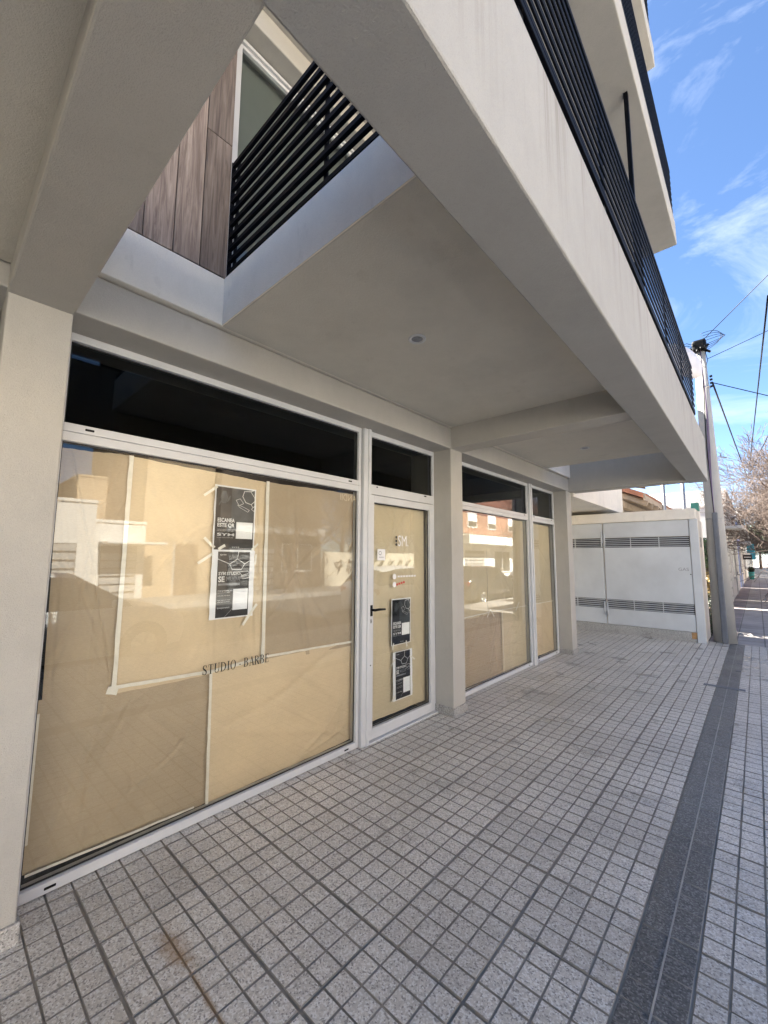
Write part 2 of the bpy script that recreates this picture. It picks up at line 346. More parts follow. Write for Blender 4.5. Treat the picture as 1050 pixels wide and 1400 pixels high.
m = Mb(); m.bbox(-0.61, -0.212, 6.64, 6.725, -0.004, 0.004, bev=0.002); 
dc = m.build('drain_cover', 'conduit_grey', PV)
for k in range(2):
    Mb().box(-0.335+0.0*k, -0.275, 7.75+0.55*k, 7.775+0.55*k, -0.002, 0.003).build('iron_strap', 'conduit_grey', PV)

# ------------------------------------------------------------------ the corner building
BLD = thing('apartment_building', 'cream rendered apartment building with papered shopfront and black slatted balconies', 'building', (-2.54, 3.0, 0))
def bp_(name, mat, *d, bev=0.008): return box(name, mat, BLD, *d, bev=bev)
for (y0, y1, xf) in ((0.140, 0.372, -2.332), (3.622, 3.848, -2.327), (7.18, 7.415, -2.327), (-3.4, -3.17, -2.332)):
    c = bp_('column', 'plaster', -2.86, xf, y0, y1, 0.0, 2.75, bev=0.006)
    o = box('column_plinth', 'granite_plinth', c, -2.55, xf+0.014, y0-0.012, y1+0.014, -0.005, 0.078, bev=0.006)
bp_('head_beam', 'plaster', -2.86, -2.316, -5.9, 7.42, 2.702, 2.922)
bp_('edge_beam', 'plaster_white', -2.90, -2.282, -5.9, 7.424, 2.932, 3.230, bev=0.006)
bp_('cross_beam', 'plaster', -2.40, -0.60, 0.137, 0.376, 2.690, 3.226)
bp_('cross_beam', 'plaster', -2.40, -0.60, 3.620, 3.851, 2.706, 3.10)
bp_('cross_beam', 'plaster', -2.86, -0.60, 7.285, 7.540, 2.692, 3.31)
bp_('front_beam', 'plaster_streaked', -0.681, -0.452, -5.9, 7.550, 2.687, 3.335)
bp_('floor_slab', 'plaster_soffit', -2.30, -0.66, 1.077, 6.272, 2.931, 3.229, bev=0.006)
bp_('floor_slab', 'plaster_soffit', -2.30, -0.66, -5.9, 0.15, 2.802, 3.20)
bp_('slab_edge_lightened', 'plaster_white', -2.279, -0.683, 1.068, 1.0768, 2.9305, 3.2285, bev=0.002)  # thin added board; lighter plaster stands in for light on this slab face
# recessed ceiling lamps
for (x, y) in ((-1.50, 1.965), (-1.50, 5.40)):
    m = Mb(); m.lathe([(0.037, 2.945), (0.037, 2.926), (0.052, 2.922), (0.056, 2.927), (0.056, 2.9315)], (x, y, 0), 28)
    d = m.build('ceiling_lamp', 'aluminium_white', BLD)
    Mb().lathe([(0.0002, 2.9290), (0.0365, 2.9290)], (x, y, 0), 24).build('lamp_glass', 'print_grey', d)
# first floor behind the balcony
bp_('wall', 'plaster', -9.0, -2.55, 1.085, 7.424, 3.23, 10.6)
bp_('wall', 'plaster', -9.0, -2.552, -5.9, 1.083, 3.231, 5.36)  # unseen upper storeys left off here, shaped so sun and sky get in
bp_('wall', 'plaster_white', -9.0, -2.282, 7.43, 11.0, 2.625, 6.2)
bp_('lintel', 'plaster', -2.56, -2.284, 1.08, 7.42, 5.172, 5.345)
bp_('wall', 'plaster', -2.56, -2.31, -5.9, 1.075, 3.232, 5.345)
clad = bp_('timber_cladding', 'dark_interior', -2.315, -2.300, -1.0, 1.078, 3.231, 5.34, bev=0.001)
ys = [-1.0, -0.84, -0.69, -0.53, -0.38, -0.22, -0.06, 0.09, 0.24, 0.40, 0.617, 0.769, 0.918, 1.079]
for a, b in zip(ys[:-1], ys[1:]):
    cut = 4.13 if b > 1.05 else rng.choice((3.75, 4.4, 4.62, 4.9))
    for z0, z1 in ((3.233, cut), (cut, 5.34)):
        Mb().bbox(-2.300, -2.280+rng.uniform(-.003, .001), a+0.0022, b-0.0022, z0+0.002, z1-0.002, bev=0.002, seg=1).build('plank', 'plank_wood', clad, at=(-2.29, (a+b)/2, z0))
def frame(name, parent, x0, x1, y0, y1, z0, z1, w, mat='aluminium_white', wb=None, wt=None):
    wb = wb or w; wt = wt or w; m = Mb(); bv = 0.0025
    m.bbox(x0, x1, y0, y0+w, z0, z1, bev=bv, seg=1); m.bbox(x0, x1, y1-w, y1, z0, z1, bev=bv, seg=1)
    m.bbox(x0+.0006, x1-.0006, y0+w-.001, y1-w+.001, z0, z0+wb, bev=bv, seg=1); m.bbox(x0+.0006, x1-.0006, y0+w-.001, y1-w+.001, z1-wt, z1, bev=bv, seg=1)
    return m.build(name, mat, parent)
def pane(parent, x, y0, y1, z0, z1, mat='glass', name='pane'):
    g = Mb().box(x-0.003, x+0.003, y0, y1, z0, z1); g.f = [(1, 2, 6, 5)]; n = Mb(); n.v = [(x, y0, z0), (x, y1, z0), (x, y1, z1), (x, y0, z1)]; n.f = [(0, 1, 2, 3)]; n.m = [0]; n.sm = [False]
    return n.build(name, mat, parent)
def gasket(parent, x, y0, y1, z0, z1, w=0.007):
    m = Mb(); m.box(x, x+.006, y0, y0+w, z0, z1); m.box(x, x+.006, y1-w, y1, z0, z1); m.box(x+.0005, x+.0055, y0+w, y1-w, z0, z0+w); m.box(x+.0005, x+.0055, y0+w, y1-w, z1-w, z1)
    return m.build('gasket', 'gasket', parent)
for (y0, y1) in ((1.13, 3.4), (3.9, 5.6)):
    f = frame('balcony_window', BLD, -2.47, -2.43, y0, y1, 3.24, 5.168, 0.055)
    pane(f, -2.455, y0+.05, y1-.05, 3.29, 5.12, 'glass_upper'); box('blind', 'pane_brightener', f, -2.53, -2.52, y0, y1, 3.24, 5.16)  # grey panel added behind the glass to brighten the pane
    box('track', 'aluminium_white', f, -2.4295, -2.41, y0, y1, 5.135, 5.160)
# balconies of black slats
def railing(x0, x1, y0, y1, zb, n=9, step=0.074, along='y', posts=(), rail=0.0, hb=0.026):
    zs = [zb+step*i for i in range(n)]
    r = Mb().bbox(x0, x1, y0, y1, zs[-1], zs[-1]+0.030, bev=0.002, seg=1).build('railing', 'black_metal', BLD)
    for p in posts:
        m = Mb()
        if along == 'y': m.box(x0-0.012, x0-0.001, p-0.02, p+0.02, zb-0.12, zs[-1]+0.028)
        else: m.box(p-0.012, p+0.012, y1+0.001, y1+0.012, zb-0.06, zs[-1]+0.028)
        m.build('post', 'black_metal', r)
        if along == 'y': Mb().box(x0-0.06, x0-0.013, p-0.22, p+0.22, zb-0.10, zb-0.004).build('bracket', 'black_metal', r)
    if rail: Mb().bbox(x0-0.020, x1, y0, y1, zb-0.030, zb-0.003, bev=0.002, seg=1).build('bottom_rail', 'black_metal', r)
    for z in zs[:-1]: Mb().bbox(x0, x1, y0, y1, z, z+hb, bev=0.002, seg=1).build('slat', 'black_metal', r)
    return r
railing(-0.466, -0.457, 1.08, 6.50, 3.440, posts=(1.2, 2.25, 3.3, 4.35, 5.4, 6.4), rail=1, hb=0.030)
railing(-2.275, -0.47, 1.081, 1.101, 3.255, n=10, step=0.081, hb=0.030, along='x', posts=(-2.24, -1.38, -0.56))
bp_('end_post', 'black_metal', -2.2815, -2.2755, 1.0785, 1.106, 3.2305, 4.02, bev=0.001)
railing(-0.465, -0.457, 1.10, 5.66, 5.70, n=8, rail=1, posts=(1.2, 2.5, 4, 5.5))
railing(-0.565, -0.557, 1.10, 5.75, 8.36, n=9, posts=(1.2, 2.5, 4, 5.5))
for (xe, ye, z0, z1) in ((-0.452, 5.76, 5.335, 5.62), (-0.54, 5.86, 7.98, 8.27)):
    bp_('balcony_slab', 'plaster', -2.60, xe, 1.09, ye, z0, z1)
bp_('balcony_roof', 'plaster', -9.0, -2.3, 1.06, 7.42, 10.6, 10.85)
bp_('balcony_post', 'black_metal', -0.545, -0.515, 3.49, 3.53, 3.33, 5.337, bev=0.002)
for z in (5.9, 8.5):
    for (y0, y1) in ((1.3, 2.8), (3.6, 5.6)):
        f = frame('balcony_window', BLD, -2.551, -2.52, y0, y1, z-0.2, z+1.9, 0.055); pane(f, -2.538, y0+.05, y1-.05, z-.15, z+1.85, 'glass_upper'); 
# dark shop interior behind the glass
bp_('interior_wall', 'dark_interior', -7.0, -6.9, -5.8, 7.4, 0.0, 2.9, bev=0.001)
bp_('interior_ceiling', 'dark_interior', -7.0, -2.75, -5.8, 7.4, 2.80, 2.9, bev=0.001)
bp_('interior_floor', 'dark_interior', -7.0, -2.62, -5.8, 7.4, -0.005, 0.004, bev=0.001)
bp_('end_wall', 'plaster', -7.2, -2.62, 7.19, 7.41, -0.004, 2.80, bev=0.004); bp_('end_wall', 'plaster', -9.0, -2.40, -6.1, -5.9, -0.004, 5.36, bev=0.004)

# shop windows -------------------------------------------------
def slots(parent, lst, x=-2.5394):
    for (y, z, w) in lst: Mb().bbox(x-0.004, x+0.0012, y-w/2, y+w/2, z-0.006, z+0.006, bev=0.002, seg=1).build('drain_slot', 'black_plastic', parent)
def shop_window(y0, y1, slot):
    f = frame('shop_window', BLD, -2.61, -2.54, y0, y1, 0.004, 2.178, 0.030, wb=0.048, wt=0.048)
    pane(f, -2.575, y0+.02, y1-.02, .04, 2.14); gasket(f, -2.571, y0+.030, y1-.030, .052, 2.130)
    t = frame('transom_window', BLD, -2.61, -2.5415, y0, y1, 2.180, 2.702, 0.030, wb=0.044, wt=0.042)
    pane(t, -2.575, y0+.02, y1-.02, 2.21, 2.67, 'glass_transom'); gasket(t, -2.571, y0+.030, y1-.030, 2.224, 2.660)
    slots(f, [(y0+0.14, 0.027, 0.045), (y1-0.13, 0.027, 0.045)]); slots(t, [(y0+0.14, 2.203, 0.04), (y1-0.13, 2.203, 0.04)], -2.5409)
    return f
W1 = shop_window(0.378, 2.512, 0)
W2 = shop_window(3.85, 6.088, 0); W3 = shop_window(6.172, 7.178, 0); W0 = shop_window(-3.16, 0.134, 0)
for (y0, y1) in ((2.514, 2.602), (6.090, 6.170)):
    m = Mb(); m.bbox(-2.64, -2.512, y0+0.006, y1-0.03, 0.001, 2.7015, bev=0.003, seg=1); m.bbox(-2.64, -2.500, y1-0.034, y1, 0.0005, 2.701, bev=0.003, seg=1)
    m.build('mullion', 'aluminium_white', BLD)
# the door
dt = frame('transom_window', BLD, -2.61, -2.5415, 2.606, 3.620, 2.124, 2.702, 0.024, wb=0.088, wt=0.046)
pane(dt, -2.575, 2.62, 3.60, 2.20, 2.67, 'glass_transom'); gasket(dt, -2.571, 2.630, 3.596, 2.212, 2.656); slots(dt, [(2.72, 2.196, 0.02), (3.46, 2.196, 0.04)], -2.5409)
dj = Mb(); dj.bbox(-2.61, -2.542, 3.598, 3.6205, 0.001, 2.124, bev=0.002, seg=1); dj.bbox(-2.61, -2.542, 2.603, 2.612, 0.001, 2.124, bev=0.002, seg=1); dj.build('door_jamb', 'aluminium_white', BLD)
D = frame('door', BLD, -2.595, -2.536, 2.615, 3.596, 0.016, 2.118, 0.062, wb=0.088, wt=0.066)
pane(D, -2.575, 2.66, 3.55, .09, 2.07); gasket(D, -2.571, 2.677, 3.534, .104, 2.052, 0.009)
box('threshold', 'aluminium_white', BLD, -2.60, -2.505, 2.604, 3.62, -0.004, 0.013, bev=0.002)
m = Mb(); m.bbox(-2.537, -2.526, 2.628, 2.660, 1.045, 1.140, bev=0.004)
hd = m.build('door_handle', 'black_plastic', D)
m = Mb(); m.tube([(-2.528, 2.645, 1.100), (-2.490, 2.645, 1.100)], 0.011, 12); m.tube([(-2.487, 2.640, 1.100), (-2.486, 2.70, 1.102), (-2.486, 2.775, 1.098)], [0.011, 0.011, 0.009], 12); m.build('lever', 'black_plastic', hd)
m = Mb(); m.bbox(-2.537, -2.531, 2.638, 2.654, 0.985, 1.020, bev=0.003); k = m.build('keyhole', 'steel', D); Mb().box(-2.5312, -2.5302, 2.644, 2.648, 0.992, 1.008).build('key_slot', 'black_plastic', k)
Mb().lathe([(0.0001, -2.5345), (0.006, -2.5345), (0.006, -2.537)], (0, 2.645, 0.63), 10, 'x').build('screw_cap', 'black_plastic', D)
# vinyl lettering on the glass: STUDIO - BARBE, serif capitals drawn as strokes
def serif_text(body, y0, z0, w, h, x):
    mb = Mb(); cur = 0.0; out_v = []
    T, t, s_ = 0.155, 0.045, 0.05
    polys = []
    def q(ax, ay, bx, by): polys.append([(ax, ay), (bx, ay), (bx, by), (ax, by)])
    def stem(cx, z_0=0, z_1=1, wd=T, serif=True):
        q(cx-wd/2, z_0, cx+wd/2, z_1)
        if serif:
            for zz in (z_0, z_1-t): q(cx-wd/2-0.075, zz, cx+wd/2+0.075, zz+t)
    def ring(cx, cz, rx, rz, a0, a1, tx, tz, n=22):
        for i in range(n):
            p = [a0+(a1-a0)*(i+k)/n for k in (0, 1)]
            polys.append([(cx+rx*math.cos(p[0]), cz+rz*math.sin(p[0])), (cx+rx*math.cos(p[1]), cz+rz*math.sin(p[1])), (cx+(rx-tx)*math.cos(p[1]), cz+(rz-tz)*math.sin(p[1])), (cx+(rx-tx)*math.cos(p[0]), cz+(rz-tz)*math.sin(p[0]))])
    def stroke(pts, wd):
        for (a, b), (w0, w1) in zip(zip(pts[:-1], pts[1:]), zip(wd[:-1], wd[1:])):
            d = Vector((b[0]-a[0], b[1]-a[1])).normalized(); n = Vector((-d.y, d.x))
            polys.append([(a[0]+n.x*w0/2, a[1]+n.y*w0/2), (b[0]+n.x*w1/2, b[1]+n.y*w1/2), (b[0]-n.x*w1/2, b[1]-n.y*w1/2), (a[0]-n.x*w0/2, a[1]-n.y*w0/2)])
    allp = []
    for ch in body:
        polys = []; adv = 0.8; P = math.pi
        if ch == 'S':
            pts = [(0.52, 0.74), (0.46, 0.92), (0.30, 0.97), (0.14, 0.92), (0.08, 0.77), (0.15, 0.62), (0.32, 0.52), (0.48, 0.40), (0.54, 0.24), (0.46, 0.08), (0.28, 0.02), (0.12, 0.08), (0.05, 0.27)]
            stroke(pts, [.03, .05, .06, .10, .14, .16, .17, .16, .14, .10, .06, .05, .03]); q(0.50, 0.70, 0.545, 0.98); q(0.035, 0.02, 0.08, 0.30); adv = 0.72
        elif ch == 'T': stem(0.36); q(0.02, 0.955, 0.70, 1.0); q(0.02, 0.74, 0.055, 1.0); q(0.665, 0.74, 0.70, 1.0); adv = 0.80
        elif ch == 'U': stem(0.16, 0.3, 1, serif=False); q(0.01, 0.955, 0.31, 1.0); q(0.62, 0.3, 0.67, 1.0); q(0.53, 0.955, 0.76, 1.0); ring(0.3775, 0.32, 0.295, 0.34, P, 2*P, 0.10, 0.05); adv = 0.86
        elif ch == 'D': stem(0.16); ring(0.24, 0.5, 0.56, 0.5, -P/2, P/2, 0.165, 0.045); q(0.1, 0, 0.26, t); q(0.1, 1-t, 0.26, 1); adv = 0.92
        elif ch == 'I': stem(0.18); adv = 0.42
        elif ch == 'O': ring(0.43, 0.5, 0.40, 0.52, 0, 2*P, 0.15, 0.04, 40); adv = 0.94
        elif ch == '-': q(0.08, 0.34, 0.34, 0.42); adv = 0.44
        elif ch == ' ': adv = 0.26
        elif ch == 'A': stroke([(0.14, 0.0), (0.40, 1.0)], [.045, .045]); stroke([(0.68, 0.0), (0.40, 1.0)], [.17, .15]); q(0.22, 0.30, 0.58, 0.345); q(0.02, 0, 0.26, t); q(0.53, 0, 0.83, t); adv = 0.84
        elif ch in 'BR':
            stem(0.16); q(0.1, 1-t, 0.30, 1); q(0.1, 0.50, 0.34, 0.545); ring(0.29, 0.76, 0.34, 0.24, -P/2, P/2, 0.15, 0.04)
            if ch == 'B': q(0.1, 0, 0.34, t); ring(0.31, 0.27, 0.40, 0.27, -P/2, P/2, 0.16, 0.042); adv = 0.80
            else: stroke([(0.34, 0.52), (0.66, 0.02)], [.15, .16]); q(0.60, 0, 0.82, t); adv = 0.84
        elif ch == 'E': stem(0.16); q(0.1, 1-t, 0.60, 1); q(0.1, 0, 0.63, t); q(0.1, 0.49, 0.44, 0.535); q(0.565, 0.76, 0.60, 1); q(0.595, 0, 0.63, 0.27); q(0.41, 0.40, 0.44, 0.63); adv = 0.70
        allp += [[(cur+a, b) for a, b in p] for p in polys]; cur += adv+0.03
    for i, p in enumerate(allp): mb.face([(x+0.00002*(i % 7), y0+a/cur*w, z0+b*h) for a, b in p])
    return mb
serif_text('STUDIO - BARBE', 1.197, 0.828, 0.468, 0.058, -2.5742).build('pane_lettering', 'vinyl_black', W1)
text_mb('SM.', 3.055, 1.665, 0.160, 0.105, -2.5742).build('pane_lettering', 'print_white', D)
m = Mb()
for k in range(3): m.lathe([(0.0001, -2.5741), (0.014, -2.5741)], (0, 3.030, 1.680+0.035*k), 12, 'x')
m.build('vinyl_mark', 'vinyl_black', D)
m = Mb()
for z in (1.375, 1.300): m.lathe([(0.0001, -2.5741), (0.026, -2.5741)], (0, 3.005, z), 20, 'x')
for k in range(7): m.box(-2.5743, -2.5741, 3.05+0.042*k, 3.083+0.042*k, 1.366, 1.383)
m.build('vinyl_mark', 'print_white', D)
m = Mb()
for k in range(4): m.box(-2.5743, -2.5740, 3.03+0.034*k, 3.056+0.034*k, 1.290+0.006*k, 1.309+0.006*k)
m.build('vinyl_mark', 'print_red', D)
m = Mb()
for k in range(9): m.box(-2.5743, -2.5741, 3.02+0.036*k, 3.047+0.036*k, 1.600, 1.612)
m.build('vinyl_mark', 'kraft_pale', D)
st = Mb().box(-2.5745, -2.5738, 2.764, 2.870, 1.529, 1.632).build('window_sticker', 'print_white', D)
m = Mb(); m.lathe([(0.013, -2.5734), (0.020, -2.5734)], (0, 2.80, 1.595), 18, 'x'); m.box(-2.5736, -2.5734, 2.785, 2.850, 1.555, 1.560); m.build('sticker_print', 'print_grey', st)
m = text_mb('ANDII', 2.30, 2.035, 0.185, 0.055, -2.5742); m.v = [(x, 2.30+2.485-y, z) for x, y, z in m.v]; m.build('pane_lettering', 'kraft_pale', W1)  # mirrored letters: a sign's reflection drawn onto the pane as colour

# ------------------------------------------------------------------ kraft paper behind the glass, posters
def paper(corners, x, mat, label, seed, tapes=(), amp=0.010, group=None, nu=110, nv=110):
    """corners: (y, z) bottom-left, bottom-right, top-right, top-left"""
    r = random.Random(seed); bl, br, tr_, tl = [Vector(c) for c in corners]
    folds = [(r.uniform(0, 1), r.uniform(0, 1), r.uniform(-1.2, 1.2), r.uniform(0.010, 0.035), r.uniform(-1, 1)*0.7) for _ in range(14)]
    o = thing('kraft_paper_sheet', label, 'paper', (x, (bl.x+br.x)/2, bl.y), 0, group)
    vs = []
    for j in range(nv+1):
        for i in range(nu+1):
            u, v = i/nu, j/nv
            p = bl*(1-u)*(1-v)+br*u*(1-v)+tr_*u*v+tl*(1-u)*v; d = 0
            for (fu, fv, an, wd, a) in folds:
                s = (u-fu)*math.cos(an)+(v-fv)*math.sin(an); s += 0.03*math.sin(6*u+5*v+seed); d += a*math.exp(-(s/wd)**2)
            d += 0.5*math.sin(3.1*u+seed)*math.sin(2.3*v+2*seed); e = min(u, 1-u, v, 1-v); d *= min(1, 0.3+e*6)
            edge = 0.002*math.sin(9*u+seed)+0.001*math.sin(37*u+2*seed)
            vs.append((x+d*amp, p.x, p.y+(edge if j in (0, nv) else 0)))
    m = Mb(); m.add(vs, [(j*(nu+1)+i, j*(nu+1)+i+1, (j+1)*(nu+1)+i+1, (j+1)*(nu+1)+i) for j in range(nv) for i in range(nu)], 0, True)
    m.build('sheet', mat, o)
    for (a, b, w) in tapes: tape(a, b, w, x+0.022, o, seed)
    return o
def tape(a, b, w, x, parent, seed=0, wob=0.002):
    a, b = Vector(a), Vector(b); d = (b-a); n = Vector((-d.y, d.x)).normalized()*w/2; k = max(2, int(d.length/0.05)); r = random.Random(seed+int(a.x*100)); vs = []
    for i in range(k+1):
        p = a+d*i/k; j = r.uniform(-wob, wob); vs += [(x, p.x+n.x*(1+j*40)+j*n.x/w, p.y+n.y*(1+j*40)), (x+0.0004, p.x-n.x, p.y-n.y+j)]
    m = Mb(); m.add(vs, [(2*i, 2*i+1, 2*i+3, 2*i+2) for i in range(k)]); return m.build('tape', 'tape', parent)
PX = -2.616
paper([(0.437, 0.850), (0.740, 0.845), (0.738, 2.125), (0.416, 2.105)], PX-0.003, 'kraft_dull', 'narrow brown paper sheet against the left frame above the tiled reflection', 1, [((0.733, 0.85), (0.735, 2.12), 0.022)])
paper([(0.732, 0.815), (1.660, 0.815), (1.622, 2.095), (0.735, 2.120)], PX, 'kraft', 'light brown paper sheet behind the two stacked window posters', 2, [((0.705, 0.856), (1.255, 0.836), 0.020), ((1.255, 0.836), (1.64, 0.862), 0.020), ((0.70, 0.845), (0.75, 0.83), 0.03)])
paper([(1.625, 0.810), (2.492, 0.810), (2.492, 2.112), (1.632, 2.098)], PX-0.003, 'kraft_dull', 'dull brown paper sheet between the window posters and the door mullion', 3, [((1.628, 0.82), (1.618, 2.10), 0.026), ((1.64, 0.862), (2.49, 0.845), 0.016)], amp=0.013)
paper([(0.420, 0.085), (1.290, 0.048), (1.275, 0.846), (0.418, 0.860)], PX-0.004, 'kraft_dull', 'dark brown paper sheet at the foot of the window beside the first column', 4, [((0.43, 0.088), (1.20, 0.066), 0.012), ((0.424, 0.22), (0.424, 0.80), 0.012)])
paper([(1.285, 0.045), (2.505, 0.052), (2.500, 0.846), (1.268, 0.832)], PX-0.001, 'kraft', 'creased light brown paper sheet below the studio lettering', 5, [((1.277, 0.03), (1.262, 0.84), 0.018)], amp=0.013)
paper([(2.690, 1.135), (3.462, 1.135), (3.455, 2.062), (2.690, 2.066)], PX+0.004, 'kraft_pale', 'pale brown paper sheet across the upper half of the glass door', 6)
paper([(2.692, 0.120), (3.545, 0.112), (3.530, 2.06), (2.692, 2.05)], PX-0.002, 'kraft_pale', 'tall brown paper sheet covering the whole glass door from inside', 7)
paper([(3.90, 0.060), (4.885, 0.046), (4.898, 0.866), (3.90, 0.850)], PX-0.002, 'kraft_dull', 'greyish brown lower sheet beside the second column', 8, [((3.92, 0.85), (4.90, 0.866), 0.014)])
paper([(4.880, 0.046), (5.275, 0.040), (5.262, 0.850), (4.895, 0.862)], PX-0.004, 'kraft_dull', 'narrow brown lower sheet between two seams in the second window', 9)
paper([(5.270, 0.044), (6.040, 0.048), (6.050, 0.858), (5.258, 0.848)], PX, 'kraft_pale', 'pale brown lower sheet against the second mullion', 10, [((5.268, 0.05), (5.260, 0.84), 0.012)])
paper([(3.90, 0.83), (4.898, 0.83), (4.896, 2.10), (3.90, 2.12)], PX, 'kraft_pale', 'upper brown sheet beside the second column reflecting the brick building', 11)
paper([(4.908, 0.83), (6.050, 0.83), (6.052, 2.115), (4.900, 2.105)], PX-0.002, 'kraft_pale', 'upper brown sheet against the second mullion with two tape scraps', 12, [((4.84, 0.81), (4.93, 0.90), 0.018), ((4.93, 0.90), (5.03, 0.80), 0.018), ((5.68, 0.82), (5.80, 0.93), 0.022), ((4.95, 0.868), (6.04, 0.858), 0.010)])
paper([(6.215, 0.065), (7.135, 0.050), (7.130, 0.862), (6.215, 0.868)], PX-0.001, 'kraft', 'short brown sheet in the narrow window beside the third column', 13)
paper([(6.215, 0.855), (7.110, 0.850), (7.085, 2.10), (6.215, 2.115)], PX+0.002, 'kraft_pale', 'tall pale sheet in the narrow window beside the third column', 14, [((6.23, 0.858), (7.11, 0.854), 0.012)])
paper([(-3.10, 0.06), (0.09, 0.06), (0.09, 2.11), (-3.10, 2.11)], PX, 'kraft_dull', 'wide brown paper sheet in the window behind the first column', 15)

def poster(y0, z0, w, h, kind, label, tilt=0.0, tapes=(), x=-2.5815):
    o = thing('poster', label, 'poster', (x, y0, z0), 0)
    def part(mb, name, mat):
        mb.v = [(a, y0+(b-y0)+(c-z0)*tilt, c) for a, b, c in mb.v]; ob = mb.build(name, mat, o); return ob
    U = lambda u: y0+u*w
    V = lambda v: z0+v*h
    g = Mb(); nu, nv = 8, 10; vs = []
    for j in range(nv+1):
        for i in range(nu+1):
            e = 0.0022*math.sin(j*1.7+i*0.3+y0*5) if i in (0, nu) else 0
            vs.append((x+0.0004*math.sin(i*1.1+j*0.9), U(i/nu)+e, V(j/nv)))
    g.add(vs, [(j*(nu+1)+i, j*(nu+1)+i+1, (j+1)*(nu+1)+i+1, (j+1)*(nu+1)+i) for j in range(nv) for i in range(nu)], 0, True); part(g, 'sheet', 'poster_white')
    X1, X2, X3 = x+0.0010, x+0.0014, x+0.0018
    def quad(mb, u0, u1, v0, v1, X): mb.face([(X, U(u0), V(v0)), (X, U(u1), V(v0)), (X, U(u1), V(v1)), (X, U(u0), V(v1))]); return mb
    def line(mb, pts, wd, X):
        for a, b in zip(pts[:-1], pts[1:]):
            a = Vector((U(a[0]), V(a[1]))); b = Vector((U(b[0]), V(b[1]))); d = (b-a).normalized(); n = Vector((-d.y, d.x))*wd/2; a = a-d*wd*0.3; b = b+d*wd*0.3
            mb.face([(X, a.x+n.x, a.y+n.y), (X, a.x-n.x, a.y-n.y), (X, b.x-n.x, b.y-n.y), (X, b.x+n.x, b.y+n.y)])
    if kind == 'a':
        part(quad(Mb(), 0.035, 0.965, 0.015, 0.975, X1), 'print_ground', 'print_black')
        g = Mb(); g.face([(X1+.0002, U(.40), V(.975)), (X1+.0002, U(.40), V(.45)), (X1+.0002, U(.965), V(.45)), (X1+.0002, U(.965), V(.975))]); part(g, 'print_photo', 'print_slate')
        g = Mb()
        for (u, v, s, c) in ((.22, .82, .11, 0), (.33, .80, .06, 1), (.14, .74, .06, 2)):
            g.face([(X2-.0001+c*.00005, U(u+s*math.cos(k*1.05)*0.8), V(v+s*math.sin(k*1.05+c))) for k in range(6)])
        part(g, 'print_photo', 'print_slate')
        g = Mb(); line(g, [(.93, .975), (.86, .955), (.70, .945), (.66, .86), (.74, .77), (.88, .745), (.965, .80)], 0.0042, X2); line(g, [(.86, .955), (.965, .86)], .003, X2); line(g, [(.88, .745), (.93, .70), (.965, .72)], .0036, X2)
        line(g, [(.93, .70), (.89, .67), (.965, .64)], .003, X2); line(g, [(.50, .79), (.60, .82), (.69, .75), (.58, .71), (.50, .79)], .0026, X2); line(g, [(.54, .72), (.66, .70), (.84, .65), (.80, .62), (.60, .68), (.54, .72)], .0024, X2); part(g, 'print_line', 'print_white')
        g = text_mb('ESCANEA', U(.09), V(.435), w*.40, h*.062, X2, bold=.03); text_mb('ESTE QR', U(.09), V(.35), w*.40, h*.070, X2, g, bold=.03); text_mb('SYM', U(.09), V(.225), w*.40, h*.042, X2, g, bold=.02); text_mb('SYM', U(.45), V(.045), w*.17, h*.020, X2, g)
        for v in (.318, .296, .195): text_mb('conoce nuestra nueva sede', U(.09), V(v), w*.38, h*.012, X2, g)
        part(g, 'print_lettering', 'print_white')
        part(quad(Mb(), .53, .94, .19, .45, X2), 'print_panel', 'print_white')
    else:
        part(quad(Mb(), 0.13, 0.88, 0.02, 0.985, X1), 'print_ground', 'print_black')
        g = Mb(); line(g, [(.13, .875), (.40, .80), (.58, .875), (.76, .80), (.88, .85)], 0.0042, X2); line(g, [(.58, .875), (.60, .985)], .0042, X2); line(g, [(.40, .80), (.46, .72), (.68, .715), (.76, .80)], .0042, X2)
        line(g, [(.66, .685), (.84, .69), (.88, .66), (.70, .62), (.66, .66)], .0026, X2); line(g, [(.64, .60), (.86, .63), (.88, .59), (.72, .57)], .0024, X2); line(g, [(.33, .02), (.55, .17)], .0012, X2); part(g, 'print_line', 'print_white')
        g = text_mb('SYM STUDIO', U(.16), V(.635), w*.50, h*.050, X2, bold=.03); text_mb('SE', U(.16), V(.535), w*.14, h*.085, X2, g, bold=.03); text_mb('SYM', U(.18), V(.925), w*.13, h*.022, X2, g)
        text_mb('17 DE NOVIEMBRE 2024', U(.16), V(.395), w*.33, h*.022, X2, g, bold=.02)
        for v in (.375, .33, .265, .24): text_mb('nueva sede en la ciudad', U(.16), V(v), w*.28, h*.012, X2, g)
        text_mb('te esperamos', U(.16), V(.14), w*.28, h*.030, X2, g); part(g, 'print_lettering', 'print_white')
        g = text_mb('MUDA', U(.34), V(.545), w*.32, h*.068, X2, bold=.01); quad(g, .16, .66, .485, .515, X2); part(g, 'print_lettering', 'print_grey')
        part(quad(Mb(), .51, .86, .115, .425, X2), 'print_panel', 'poster_white')
    for (a, b, wd) in tapes: tape(a, b, wd, X3+0.001, o, 3)
    return o
poster(1.221, 1.592, 0.296, 0.430, 'a', 'black scan-me poster, upper of the two on the big window', 0.0, [((1.165, 1.672), (1.235, 1.61), 0.018), ((1.262, 1.60), (1.305, 1.628), 0.018), ((1.15, 1.94), (1.235, 2.01), 0.016), ((1.50, 1.60), (1.545, 1.645), 0.014)])
